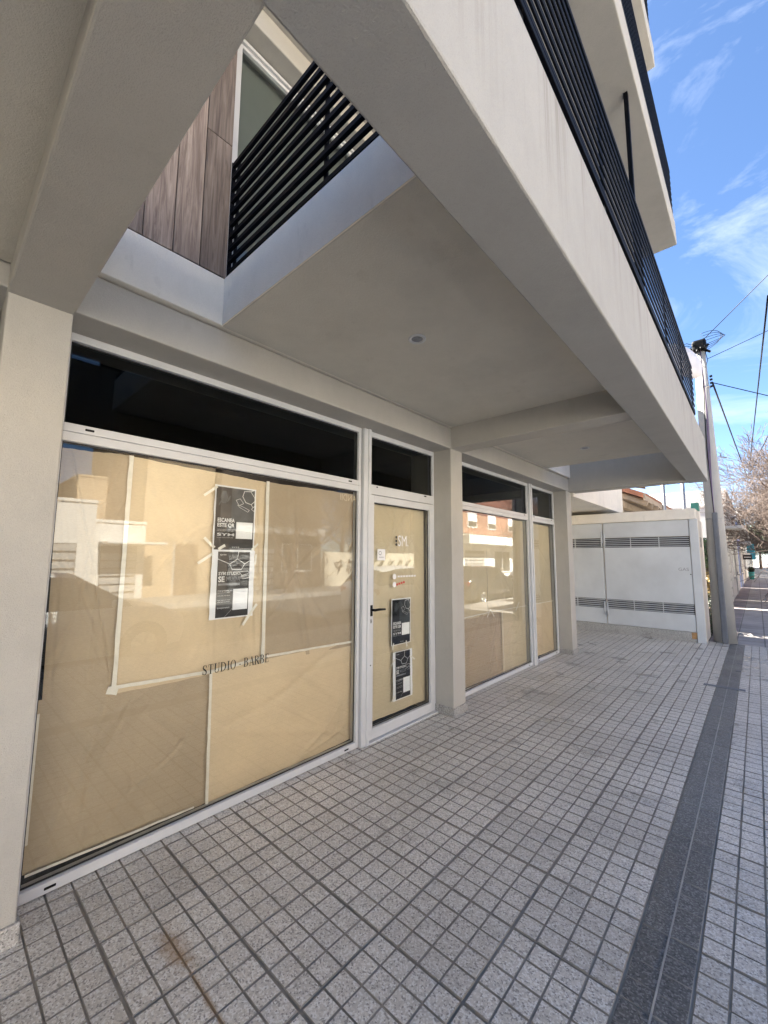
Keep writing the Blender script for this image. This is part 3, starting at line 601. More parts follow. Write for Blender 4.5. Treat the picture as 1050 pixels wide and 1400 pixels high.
poster(1.224, 1.155, 0.302, 0.438, 'b', 'black and white moving notice, lower of the two on the big window', 0.0, [((1.135, 1.51), (1.228, 1.572), 0.018), ((1.455, 1.10), (1.555, 1.232), 0.018), ((1.53, 1.50), (1.535, 1.57), 0.012)], x=-2.583)
poster(2.966, 0.735, 0.290, 0.430, 'a', 'black scan-me poster, upper of the two on the glass door', 0.012, [((2.985, 0.70), (3.0, 0.76), 0.016), ((3.20, 0.70), (3.185, 0.76), 0.016)])
poster(2.998, 0.232, 0.290, 0.440, 'b', 'black and white moving notice, lower of the two on the glass door', -0.015, [((2.965, 0.56), (3.02, 0.61), 0.016), ((3.26, 0.60), (3.32, 0.56), 0.016), ((2.97, 0.24), (3.03, 0.28), 0.016)])

# ------------------------------------------------------------------ gas cabinet at the end of the forecourt
GY = 9.87
G = thing('gas_cabinet', 'pale grey gas meter cabinet with louvred metal doors marked GAS', 'cabinet', (-2.0, GY, 0))
box('body', 'plaster_white', G, -4.6, -0.806, GY+0.045, GY+0.95, -0.004, 2.335, bev=0.008)
box('cap', 'plaster_white', G, -4.6, -0.825, GY-0.02, GY+0.97, 2.335, 2.540, bev=0.008)
box('plinth', 'granite_plinth', G, -4.6, -0.945, GY-0.004, GY+0.05, -0.004, 0.180, bev=0.005)
box('corner_post', 'cabinet_paint', G, -0.935, -0.802, GY-0.006, GY+0.0449, -0.003, 2.334, bev=0.004)
box('rust_patch', 'rusty', G, -1.02, -0.94, GY-0.0065, GY-0.0045, 0.06, 0.178)
for (x0, x1) in ((-4.2, -2.482), (-2.452, -0.945)):
    # each leaf: three sheets with two louvred bands between them
    dm = Mb()
    for z0, z1 in ((0.187, 0.508), (0.706, 1.800), (2.012, 2.330)): dm.bbox(x0, x1, GY+0.004, GY+0.040, z0, z1, bev=0.003, seg=1)
    d = dm.build('cabinet_door', 'cabinet_paint', G)
    for z0 in (0.508, 1.800):
        box('louvre_backing', 'louvre_dark', d, x0+.002, x1-.002, GY+0.034, GY+0.040, z0, z0+0.205)
        for k in range(5):
            zz = z0+0.012+0.040*k; m = Mb(); m.add([(x0+.01, GY+0.005, zz), (x1-.01, GY+0.005, zz), (x1-.01, GY+0.032, zz+0.010), (x0+.01, GY+0.032, zz+0.010), (x0+.01, GY+0.005, zz+.007), (x1-.01, GY+0.005, zz+.007), (x1-.01, GY+0.032, zz+0.017), (x0+.01, GY+0.032, zz+0.017)], [(0, 1, 2, 3), (4, 7, 6, 5), (0, 4, 5, 1), (2, 6, 7, 3), (0, 3, 7, 4), (1, 5, 6, 2)])
            m.build('louvre_slat', 'cabinet_paint', d)
        for k in (1, 2):
            xx = x0+(x1-x0)*k/3; box('louvre_mullion', 'cabinet_paint', d, xx-.006, xx+.006, GY+0.003, GY+0.034, z0, z0+.205)
for z in (0.40, 1.86):
    m = Mb(); m.tube([(-2.500, GY-0.006, z-0.03), (-2.500, GY-0.006, z+0.26)], 0.016, 10); m.tube([(-2.445, GY-0.006, z-0.05), (-2.445, GY-0.006, z+0.24)], 0.016, 10); m.bbox(-2.51, -2.43, GY-0.004, GY+0.006, z+0.04, z+0.16, bev=0.002, seg=1)
    m.build('hinge', 'aluminium_white', G)
gm = text_mb('GAS', 0, 0, 0.165, 0.060, 0); gm.v = [(-1.155+y, GY+0.0025, 1.335+z) for x, y, z in gm.v]; gm.build('lettering', 'etched_grey', G)
Mb().lathe([(0.0001, GY+0.0005), (0.011, GY+0.0005), (0.011, GY+0.006)], (-0.965, 0, 1.27), 12, 'y').build('lock', 'black_plastic', G)
m = Mb()
for k in range(8): m.box(-0.806, -0.803, GY+0.25, GY+0.60, 1.80+0.025*k, 1.812+0.025*k)
m.build('side_vent', 'louvre_dark', G)
tag(Mb().bbox(-0.93, -0.80, 10.35, 10.55, 2.541, 2.70, bev=0.01).build('plastic_box', 'leaf_teal' if 'leaf_teal' in MATS else 'aluminium_white'), 'small green plastic box on top of the gas cabinet', 'box')

# ------------------------------------------------------------------ utility pole and its cables
M_plain('plastic_green', (0.10, 0.36, 0.27), 0.4); bpy.data.objects['plastic_box'].data.materials[0] = MATS['plastic_green']
M_plain('dish_white', (0.70, 0.68, 0.68), 0.45, 0.08, 6)
PX_, PY_ = -0.555, 10.32
P = thing('utility_pole', 'tapered concrete utility pole with grey conduit and black splice box on top', 'pole', (PX_, PY_, 0))
m = Mb(); m.tube([(PX_, PY_, -0.05), (PX_-0.01, PY_, 3.0), (PX_-0.03, PY_, 5.85)], [0.178, 0.135, 0.095], 28); m.build('shaft', 'concrete', P)
m = Mb(); m.bbox(PX_-0.035, PX_+0.055, PY_-0.225, PY_-0.125, -0.006, 2.46, bev=0.02, seg=3); m.build('conduit', 'conduit_grey', P)
for z in (2.35, 5.02):
    r_ = 0.178-0.0143*z+0.003; Mb().lathe([(r_, z-0.012), (r_+.003, z-.01), (r_+.003, z+.01), (r_, z+.012)], (PX_-0.005, PY_, 0), 24).build('band', 'steel', P)
for k, dx in enumerate((-0.03, 0.0, 0.022)):
    pts = [(PX_+dx*0.5-0.012*math.sin(z*2.1+k)*1.2, PY_-(0.182-0.0143*z)-0.006, z) for z in [2.4+0.23*i for i in range(16)]]
    Mb().tube(pts, 0.008, 6).build('cable', 'cable_purple' if k else 'black_plastic', P)
m = Mb(); m.bbox(PX_-0.14, PX_+0.10, PY_-0.16, PY_+0.10, 5.78, 6.02, bev=0.05, seg=3)
for k in range(14):
    a = k*0.45; m.tube([(PX_-0.02+0.10*math.cos(a), PY_-0.03+0.10*math.sin(a), 5.80+0.02*(k % 4)), (PX_-0.02+0.17*math.cos(a), PY_-0.03+0.16*math.sin(a), 5.74+0.05*(k % 5))], 0.022, 6)
m.build('splice_box', 'black_plastic', P)
lr = random.Random(8)
for k in range(4):
    pts = []; rx = 0.34-0.02*k; rz_ = 0.045+0.055*k
    for i in range(19):
        t = -0.15+i/18*(math.pi+0.3); pts.append((PX_+0.06+rx*math.sin(t)+0.02*lr.uniform(-1, 1)*(0 < i < 18)*0.2, PY_-0.10-0.02*k, 5.93+rz_*math.cos(t)*0.9+0.05*math.sin(t)))
    Mb().tube(pts, 0.0048, 5).build('cable_loop', 'black_plastic', P)
for k in range(3):
    Mb().tube([(PX_-0.10, PY_-0.05, 5.95-0.05*k), (PX_-0.22, PY_-0.12, 6.01-0.05*k), (PX_-0.36, PY_-0.05, 6.0-0.05*k)], 0.0065, 5).build('cable_loop', 'black_plastic', P)
Mb().tube([(PX_+0.06, PY_-0.08, 5.8), (PX_+0.10, PY_-0.10, 5.55), (PX_+0.05, PY_-0.12, 5.40), (PX_, PY_-0.12, 5.48)], 0.006, 6).build('cable_loop', 'black_plastic', P)
m = Mb()
for k in range(4): m.tube([(PX_+0.10, PY_-0.02, 5.02+0.07*k), (PX_+0.145, PY_-0.02, 5.03+0.07*k)], 0.022, 8)
m.build('insulator', 'black_plastic', P)
def cable(a, b, rad, label, sag=0.1, n=16):
    a, b = Vector(a), Vector(b); pts = [a.lerp(b, i/n)-Vector((0, 0, sag*4*(i/n)*(1-i/n))) for i in range(n+1)]
    loc = (a.x, a.y, a.z); o = Mb().tube(pts, rad, 5).build('overhead_cable', 'black_plastic', at=loc); return tag(o, label, 'cable', 'overhead cables by the utility pole')
def ray_at(px, py, Y):
    d = r2*(px-525)+u2*(700-py)+fw*561.81; t = Y/d.y; return (d.x*t, Y, 1.55+d.z*t)
def through(a, px, py, Y, k):       # a line from a through the place seen at that pixel at depth Y, k times as long
    a = Vector(a); b = Vector(ray_at(px, py, Y)); return a+(b-a)*k
top = (PX_, PY_, 6.0); brk = (PX_+0.14, PY_, 5.10)
cable(top, through(top, 1050, 376, 9.6, 9), 0.007, 'thin cable rising from the splice box over the street', 0.0)
cable((PX_+.1, PY_, 5.62), through((PX_+.1, PY_, 5.62), 1050, 452, 10.6, 9), 0.006, 'thin cable leaving the pole just below the splice box', 0.0)
cable(brk, through(brk, 1050, 541, 10.2, 9), 0.008, 'level cable strung from the pole bracket across the street', 0.0)
cable(brk, ray_at(1022, 653, 24), 0.017, 'thick cable falling from the pole bracket along the pavement', 0.0)
cable(ray_at(1022, 653, 24), ray_at(1075, 545, 14), 0.014, 'thick cable climbing from its low joint toward the street', 0.0)
cable(ray_at(1050, 404, 7.5), ray_at(1019, 690, 34), 0.012, 'long cable running down the street above the bare tree', 0.0)
# cluttered neighbour's posts and dish
for (px, Yp, t) in ((908, 12.4, 4.2), (935, 12.0, 4.4)):
    x, y, z = ray_at(px, 690, Yp)
    tag(Mb().tube([(x, y, -0.05), (x, y, t)], 0.042, 10).build('fence_post', 'steel', at=(x, y, 0)), 'slim grey metal post beside the timber eaves' if px < 920 else 'slim grey metal post beside the concrete utility pole', 'post', 'posts behind the gas cabinet')
T_ = thing('satellite_dish', 'white oval satellite dish fixed behind the far end of the balcony railing', 'dish', (-0.62, 6.62, 3.34))
m = Mb(); m.lathe([(0.0002, 0.10), (0.16, 0.07), (0.27, 0.02), (0.34, -0.05), (0.335, -0.06), (0.0002, 0.08)], (0, 0, 0), 28); rot = Matrix.Rotation(R(62), 3, 'Y') @ Matrix.Rotation(R(30), 3, 'X')
m.v = [tuple(rot @ Vector(v)+Vector((-0.56, 6.72, 4.30))) for v in m.v]; m.build('reflector', 'dish_white', T_)
Mb().tube([(-0.62, 6.62, 3.33), (-0.62, 6.66, 4.1), (-0.60, 6.72, 4.30)], 0.02, 8).build('mast', 'steel', T_); Mb().tube([(-0.62, 6.70, 4.10), (-0.80, 6.60, 4.22)], 0.012, 6).build('arm', 'steel', T_)

# ------------------------------------------------------------------ houses
M_plain('house_white', (0.79, 0.77, 0.73), 0.85, 0.07, 0.8); M_plain('house_grey', (0.46, 0.45, 0.43), 0.85, 0.12, 0.9); M_plain('house_tan', (0.50, 0.38, 0.25), 0.85, 0.10, 0.7); M_plain('house_cream', (0.66, 0.60, 0.48), 0.85, 0.10, 0.8)
M_plain('house_brown', (0.17, 0.135, 0.105), 0.85, 0.15, 1.2); M_plain('house_blue', (0.24, 0.30, 0.52), 0.7, 0.1, 1); M_plain('dark_opening', (0.05, 0.05, 0.05), 0.4, 0.2, 2); M_plain('timber_brown', (0.16, 0.095, 0.055), 0.8, 0.3, 9); M_plain('timber_pale', (0.40, 0.32, 0.24), 0.8, 0.2, 12); M_plain('roof_tile', (0.30, 0.13, 0.08), 0.85, 0.25, 4)
M_plain('sign_black', (0.012, 0.012, 0.012), 0.4); M_plain('sign_cyan', (0.02, 0.36, 0.48), 0.4); M_plain('planter_green', (0.05, 0.30, 0.27), 0.5); M_glass('glass_house', (0.25, 0.27, 0.28), 1.6)
def M_brick():
    m, nt, b = nodes('brick_red'); v = pos(nt); sw = N(nt, 'ShaderNodeSeparateXYZ'); nt.links.new(v, sw.inputs[0]); cb = N(nt, 'ShaderNodeCombineXYZ'); nt.links.new(sw.outputs['Y'], cb.inputs['X']); nt.links.new(sw.outputs['Z'], cb.inputs['Y'])
    br = N(nt, 'ShaderNodeTexBrick', {'Scale': 1.0, 'Mortar Size': 0.008, 'Brick Width': 0.25, 'Row Height': 0.075, 'Color1': (0.36, 0.115, 0.06, 1), 'Color2': (0.28, 0.085, 0.045, 1), 'Mortar': (0.38, 0.33, 0.28, 1)}); nt.links.new(cb.outputs[0], br.inputs['Vector'])
    nt.links.new(br.outputs['Color'], b.inputs['Base Color']); b.inputs['Roughness'].default_value = 0.85
M_brick()
def house(label, xf, side, y0, y1, h, mat, openings=(), depth=9, name='house', parapet=0.12, z0=-0.3, roof=None):
    """front at X = xf; side = +1 when the front looks toward +X.  openings: (kind, y, z, w, h)"""
    o = thing(name, label, 'house', (xf, (y0+y1)/2, 0)); s = side
    def bx(nm, mt, a, b, c, d, e, f, par=o, bev=0):
        x0, x1 = sorted((xf+s*a, xf+s*b)); return box(nm, mt, par, x0, x1, c, d, e, f, bev=bev)
    bx('wall', mat, -depth, 0, y0, y1, z0, h, bev=0.02)
    if parapet: bx('parapet', mat, -depth-0.03, 0.05, y0-0.02, y1+0.02, h+.001, h+parapet, bev=0.02)
    for (k, y, z, w, hh) in openings:
        if k == 'w':
            f = bx('window', 'house_white', -0.02, 0.03, y-w/2-.06, y+w/2+.06, z-.06, z+hh+.06, bev=0.01)
            bx('glass', 'dark_opening', 0.0305, 0.034, y-w/2, y+w/2, z, z+hh, f); bx('bar', 'house_white', 0.0345, 0.045, y-.025, y+.025, z+.001, z+hh-.001, f); bx('sill', 'house_grey', 0.0305, 0.10, y-w/2-.1, y+w/2+.1, z-.12, z-.062, f)
        elif k == 'd':
            f = bx('door', 'timber_brown', -0.02, 0.025, y-w/2, y+w/2, z, z+hh, bev=0.01); bx('door_frame', 'house_grey', -0.02, 0.05, y-w/2-.08, y-w/2-.001, z, z+hh+.08, f); bx('handle', 'steel', 0.026, 0.07, y+w/2-.15, y+w/2-.10, z+.95, z+1.1, f)
        elif k == 'g':
            f = bx('shutter', 'dark_opening', -0.02, 0.02, y-w/2, y+w/2, z, z+hh)
            for i in range(int(hh/0.3)): bx('shutter_slat', 'house_grey', 0.0205, 0.035, y-w/2+.02, y+w/2-.02, z+.04+.3*i, z+.27+.3*i, f)
        elif k == 'a': bx('awning', 'house_white', 0.001, 1.15, y-w/2, y+w/2, z, z+hh, bev=0.02)
        elif k == 'e': bx('eave', 'house_grey', 0.001, 0.55, y-w/2, y+w/2, z, z+hh, bev=0.01)
    return o
# our side, beyond the cabinet (fronts close to the pavement, narrow gaps between them)
NB = thing('neighbour_house', 'low house with weathered timber eaves behind the gas cabinet', 'house', (-5, 14, 0))
box('wall', 'house_cream', NB, -9.0, -2.75, 12.0, 17.30, -0.3, 3.0, bev=0.02)
def slopebox(nm, mat, par, a, b, c, d, th):
    a, b, c, d = map(Vector, (a, b, c, d)); n = (b-a).cross(d-a).normalized()*th; m = Mb(); m.add([a, b, c, d, a+n, b+n, c+n, d+n], [(0, 3, 2, 1), (4, 5, 6, 7), (0, 1, 5, 4), (1, 2, 6, 5), (2, 3, 7, 6), (3, 0, 4, 7)]); return m.build(nm, mat, par)
slopebox('roof', 'roof_tile', NB, (-1.95, 11.7, 3.05), (-1.95, 17.36, 3.05), (-7.5, 17.36, 5.6), (-7.5, 11.7, 5.6), 0.12)
slopebox('eave_lining', 'timber_brown', NB, (-1.97, 11.72, 3.00), (-1.97, 17.3, 3.00), (-7.5, 17.3, 5.54), (-7.5, 11.72, 5.54), 0.03)
for k in range(8):
    y = 11.75+0.75*k; slopebox('rafter', 'timber_pale', NB, (-1.93, y, 2.86), (-1.93, y+0.09, 2.86), (-4.6, y+0.09, 4.08), (-4.6, y, 4.08), 0.12)
box('fascia_board', 'timber_pale', NB, -1.955, -1.92, 11.6, 17.38, 2.98, 3.16); box('beam', 'timber_pale', NB, -2.55, -2.40, 11.6, 17.3, 2.86, 3.02); box('chimney', 'house_grey', NB, -4.2, -3.5, 14.2, 14.9, 3.8, 5.6, bev=.02)
slopebox('roof_light', 'timber_brown', NB, (-2.25, 11.62, 3.35), (-1.90, 11.64, 3.26), (-1.95, 11.66, 4.1), (-2.75, 11.66, 4.4), 0.05)
Wl = thing('garden_wall', 'low dark stone garden wall between hedge and pavement', 'wall', (-0.9, 14, 0))
box('wall', 'house_grey', Wl, -1.40, -1.24, 10.95, 17.2, -0.3, 0.62, bev=0.03); box('coping', 'granite_plinth', Wl, -1.44, -1.20, 10.93, 17.22, 0.621, 0.69, bev=0.015)
house('bright white house with grey garage door past the garden wall', -0.80, 1, 17.95, 21.25, 3.35, 'house_white', [('g', 19.6, -0.1, 2.2, 2.2), ('e', 19.6, 2.6, 3.2, 0.10)])
house('grey house with two windows between the white house and blue shop', -0.78, 1, 21.50, 30.70, 4.3, 'house_grey', [('w', 23.4, 0.9, 1.3, 1.3), ('d', 25.6, -0.1, 0.95, 2.1), ('w', 28.3, 0.9, 1.5, 1.3), ('e', 26, 2.7, 9, 0.10)])
bs = house('blue fronted shop with a small dark hanging sign', -0.76, 1, 31.15, 36.0, 3.6, 'house_blue', [('d', 32.4, -0.1, 1.0, 2.2), ('w', 34.6, 0.8, 1.6, 1.4), ('e', 33.6, 2.5, 4.8, 0.12)])
house('cream house with arched porch slab past the blue shop', -0.76, 1, 36.02, 51.0, 4.6, 'house_cream', [('w', 39, 0.9, 1.5, 1.3), ('d', 43, -0.1, 1.0, 2.1), ('w', 47, 0.9, 1.5, 1.3)])
house('tall white house at the far end of the pavement', -0.76, 1, 51.6, 58.3, 6.4, 'house_white', [('w', 54, 0.9, 1.5, 1.3), ('w', 54, 3.9, 1.5, 1.3)])
house('long grey row in the far distance of the pavement', -0.76, 1, 59.0, 120.0, 5.2, 'house_grey', [('w', 63+6*k, 0.9, 1.6, 1.3) for k in range(8)])
sg = thing('hanging_sign', 'small black hanging shop sign with a line of white lettering', 'sign', (-0.76, 38.0, 1.6))
box('panel', 'sign_black', sg, -0.72, -0.24, 38.0, 38.06, 1.585, 1.90, bev=.01); box('bracket', 'steel', sg, -0.77, -0.30, 38.02, 38.04, 1.90, 1.93)
m = Mb()
for k in range(7): m.box(-0.66+0.053*k, -0.62+0.053*k, 37.995, 37.999, 1.72, 1.775)
m.build('lettering', 'print_white', sg)
sg = thing('hanging_sign', 'bright cyan blank projecting shop sign further down the pavement', 'sign', (-0.76, 48.0, 2.0))
box('panel', 'sign_cyan', sg, -0.60, -0.10, 48.0, 48.12, 2.15, 2.95, bev=.02); box('lower_panel', 'sign_cyan', sg, -0.42, -0.08, 48.005, 48.10, 1.60, 2.14, bev=.02); box('bracket', 'steel', sg, -0.77, -0.30, 48.04, 48.07, 2.95, 3.0)
# the far side of the street (seen in the panes)
XO = 12.5
house('white house with dark porch opening opposite the big window', XO, -1, -6.0, 4.02, 3.45, 'house_white', [('g', 1.2, -0.1, 4.6, 2.1), ('w', -3.6, 0.9, 1.4, 1.2)], 6)
house('low white annexe with a shutter beside the porch house', XO+0.3, -1, 4.06, 5.78, 2.80, 'house_white', [('g', 4.9, -0.1, 1.2, 2.05), ('a', 5.2, 2.0, 2.0, 0.09)], 6)
house('tall tan blind walled block across the street', XO+0.8, -1, 5.82, 8.7, 8.6, 'house_tan', [('d', 7.6, -0.1, 1.0, 2.2)], 9)
house('added dull brown shop with a deep awning beside the tan block', XO+0.2, -1, 8.75, 14.6, 6.6, 'house_brown', [('g', 10.4, -0.1, 2.4, 2.3), ('w', 13.0, 0.9, 1.8, 1.3), ('e', 11.6, 2.7, 5.6, 0.35)], 9)  # dark front put in to darken what the panes reflect
house('stepped tan block set back behind the white houses', XO+6.4, -1, 4.6, 9.0, 5.4, 'house_tan', [], 6)
house('square tan tower set back behind the porch house', XO+6.4, -1, -4.0, 3.9, 8.2, 'house_tan', [], 6)
gw = thing('graffiti_wall', 'cream street wall covered with scrawled black graffiti', 'wall', (XO, 20.5, 0))
box('wall', 'house_cream', gw, XO, XO+0.2, 14.7, 27.8, -0.3, 1.86, bev=.02)
gr = random.Random(12)
for k in range(13):
    y = 15.6+0.88*k; pts = [(XO-0.006, y+0.35*math.sin(t*2.2+k)+gr.uniform(-.08, .08)+0.05*t, 0.55+0.9*abs(math.sin(t*1.15+k*.6))) for t in range(7)]
    m = Mb()
    for a, b in zip(pts[:-1], pts[1:]):
        d = Vector(b)-Vector(a); d.normalize(); n = Vector((0, -d.z, d.y))*0.035; m.face([tuple(Vector(a)+n), tuple(Vector(a)-n), tuple(Vector(b)-n), tuple(Vector(b)+n)])
    m.build('graffiti', 'print_black', gw)
bb = house('red brick upper storey over a white shop canopy across the street', XO, -1, 28.0, 45.0, 3.6, 'house_white', [('g', 31, -0.1, 3.2, 2.3), ('w', 36, 0.4, 3.0, 1.8), ('g', 41, -0.1, 2.6, 2.3), ('a', 36.5, 2.72, 16.6, 0.72)], 9, parapet=0)
box('brick_storey', 'brick_red', bb, XO-0.25, XO+9, 28.0, 45.0, 3.60, 7.4, bev=.02)
for y in (30.2, 33.6, 37.6, 41.5):
    f = box('window', 'house_white', bb, XO-0.30, XO-0.2505, y-.75, y+.75, 4.10, 5.35, bev=.01); box('glass', 'dark_opening', f, XO-0.305, XO-0.301, y-.66, y+.66, 4.18, 4.62)
house('grey two storey house past the brick building', XO, -1, 45.3, 60, 6.0, 'house_grey', [('w', 48, 0.9, 1.5, 1.3), ('w', 54, 0.9, 1.5, 1.3), ('w', 50, 3.8, 1.5, 1.3)])
house('long cream row far along the other side', XO, -1, 60.4, 120, 5.0, 'house_cream', [('w', 64+6*k, 0.9, 1.6, 1.3) for k in range(8)])
house('cream house opposite before the porch house', XO, -1, -26, -6.1, 5.6, 'house_cream', [('w', -9, 0.9, 1.5, 1.3), ('d', -12, -0.1, 1, 2.1), ('w', -16, 0.9, 1.5, 1.3)])
house('white house on our side before the forecourt', -0.8, 1, -26, -6.2, 5.0, 'house_white', [('w', -9, 0.9, 1.5, 1.3), ('d', -12, -0.1, 1, 2.1)])

# ------------------------------------------------------------------ parked cars
M_plain('car_silver', (0.78, 0.78, 0.78), 0.28, 0.03, 2, spec=0.8, local=True); M_plain('car_white', (0.72, 0.72, 0.71), 0.25, 0.03, 2, spec=0.8, local=True); M_plain('car_dark', (0.030, 0.032, 0.036), 0.2, 0.1, 2, spec=0.9, local=True)
M_plain('car_glass', (0.02, 0.023, 0.025), 0.06, 0.1, 2, spec=0.9); M_plain('tyre', (0.02, 0.02, 0.02), 0.85); M_plain('rim', (0.45, 0.45, 0.46), 0.3, 0.05, 3, metal=0.6); M_plain('tail_red', (0.30, 0.012, 0.012), 0.25); M_plain('lamp_clear', (0.62, 0.63, 0.65), 0.15)
def car(label, paint, loc, rz, kind, plate=True):
    o = thing('parked_car', label, 'car', loc, rz, 'cars parked along the kerb')
    if kind == 'sedan': ST = [(-2.22, .42, .80, .82, .70), (-2.12, .26, .97, 1.0, .82), (-1.55, .20, 1.0, 1.04, .86), (-0.95, .18, .98, 1.42, .88), (-0.2, .18, .95, 1.46, .88), (0.35, .18, .93, 1.43, .88), (1.02, .18, .93, 0.98, .88), (1.75, .20, .84, .87, .86), (2.10, .26, .70, .72, .80), (2.22, .40, .58, .60, .64)]; g = (2, 6); AX = (-1.32, 1.36)
    else: ST = [(-1.98, .42, .80, .84, .70), (-1.90, .26, .98, 1.06, .82), (-1.62, .20, 1.0, 1.40, .86), (-0.95, .18, .98, 1.49, .87), (-0.2, .18, .95, 1.50, .87), (0.30, .18, .94, 1.46, .87), (1.05, .18, .94, 1.0, .87), (1.55, .20, .86, .90, .85), (1.88, .26, .72, .75, .80), (1.98, .40, .58, .60, .64)]; g = (1, 6); AX = (-1.20, 1.24)
    body, gl = Mb(), Mb(); rings = []
    for (y, zl, zb, zr, w) in ST:
        cab = zr-zb > 0.2; wr = w-0.24 if cab else w-0.10
        half = [(w*.86, zl), (w, zl+.13), (w+.01, (zl+zb)/2+.05), (w-.01, zb-.08), (w-.045, zb), (wr, zr-.05 if cab else zb+.01), (wr*.72, zr), (0, zr+.015)]
        rings.append([(x, y, z) for x, z in half]+[(-x, y, z) for x, z in half[-2::-1]])
    n = len(rings[0])
    for i in range(len(rings)-1):
        for j in range(n-1):
            side = j in (4, n-6); topq = 5 <= j <= n-7
            glass = (side and g[0] < i+1 and i < g[1]) and i not in () or (topq and (i == g[1]-1 or i == g[0]))
            (gl if glass else body).face([rings[i][j], rings[i][j+1], rings[i+1][j+1], rings[i+1][j]][::-1], 0, True)
    for rg in (rings[0], rings[-1]): body.face(rg if rg is rings[0] else rg[::-1])
    body.face([(r_[0][0], r_[0][1], r_[0][2]) for r_ in rings]+[(r_[-1][0], r_[-1][1], r_[-1][2]) for r_ in rings[::-1]])
    def weld(mb):
        bm = bmesh.new(); vs = [bm.verts.new(v) for v in mb.v]
        for f, s_ in zip(mb.f, mb.sm):
            try: q = bm.faces.new([vs[i] for i in f]); q.smooth = s_
            except ValueError: pass
        bmesh.ops.remove_doubles(bm, verts=bm.verts[:], dist=0.0005); r_ = Mb(); bm.verts.index_update(); r_.v = [tuple(v.co) for v in bm.verts]; r_.f = [tuple(v.index for v in f.verts) for f in bm.faces]; r_.m = [0]*len(r_.f); r_.sm = [f.smooth for f in bm.faces]; bm.free(); return r_
    weld(body).build('body', paint, o, local=True); weld(gl).build('windows', 'car_glass', o, local=True)
    W_ = ST[4][4]
    for y in AX:
        for s in (-1, 1):
            x = s*(W_-0.10)
            Mb().lathe([(0.345, s*(W_-0.30)), (0.36, s*(W_+.012)), (0.30, s*(W_+.012))], (0, y, 0.33), 26, 'x').build('wheel_arch', 'black_plastic', o, local=True)
            t = Mb().lathe([(0.20, x-s*.10), (0.305, x-s*.10), (0.315, x-s*.04), (0.315, x+s*.10), (0.30, x+s*.115), (0.20, x+s*.118)], (0, y, 0.315), 26, 'x').build('wheel', 'tyre', o, local=True)
            m = Mb().lathe([(0.205, x+s*.118), (0.195, x+s*.09), (0.05, x+s*.08), (0.0005, x+s*.082)], (0, y, 0.315), 20, 'x')
            for k in range(5):
                a = k*2*math.pi/5; m.box(x+s*.083-.006, x+s*.083+.022*1, y-.018, y+.018, .315-.018, .315+.018) if k == 0 else m.tube([(x+s*.095, y, .315), (x+s*.105, y+.19*math.cos(a), .315+.19*math.sin(a))], .022, 6)
            m.build('rim', 'rim', t, local=True)
    e = ST[-1][0]; b0 = ST[0][0]
    for s in (-1, 1):
        Mb().bbox(s*.60-.14, s*.60+.14, e-.20, e-.06, .58, .70, bev=.03).build('headlight', 'lamp_clear', o, local=True)
        Mb().bbox(s*.66-.12, s*.66+.12, b0+.005, b0+.14, .74, .90, bev=.02).build('tail_light', 'tail_red', o, local=True)
        Mb().bbox(s*(W_+.09)-.08, s*(W_+.09)+.06, .72, .86, .95, 1.07, bev=.03).build('wing_mirror', paint, o, local=True)
        for k in range(2): Mb().bbox(s*(W_+.006)-.012, s*(W_+.006)+.012, -.62+.95*k, -.44+.95*k, .80, .83, bev=.005).build('door_handle', paint, o, local=True)
    if plate: Mb().box(-.2, .2, b0-.006, b0+.03, .62, .74).build('number_plate', 'print_white', o, local=True)
    Mb().bbox(-.45, .45, e-.06, e+.012, .42, .54, bev=.02).build('grille', 'black_plastic', o, local=True)
    return o
RZ = -0.20
car('silver hatchback parked at the kerb facing the big window', 'car_silver', (3.35, 1.30, RZ), 0, 'hatch')
car('white hatchback parked ahead of the silver one', 'car_white', (3.38, 10.35, RZ), 0, 'hatch')
car('dark sedan parked beyond the white hatchback', 'car_dark', (3.42, 15.4, RZ), 0, 'sedan')
car('white sedan parked farther down past the dark one', 'car_white', (3.42, 22.0, RZ), 0, 'sedan')
car('silver sedan parked against the opposite kerb', 'car_silver', (8.6, 33.0, RZ), math.pi, 'sedan')

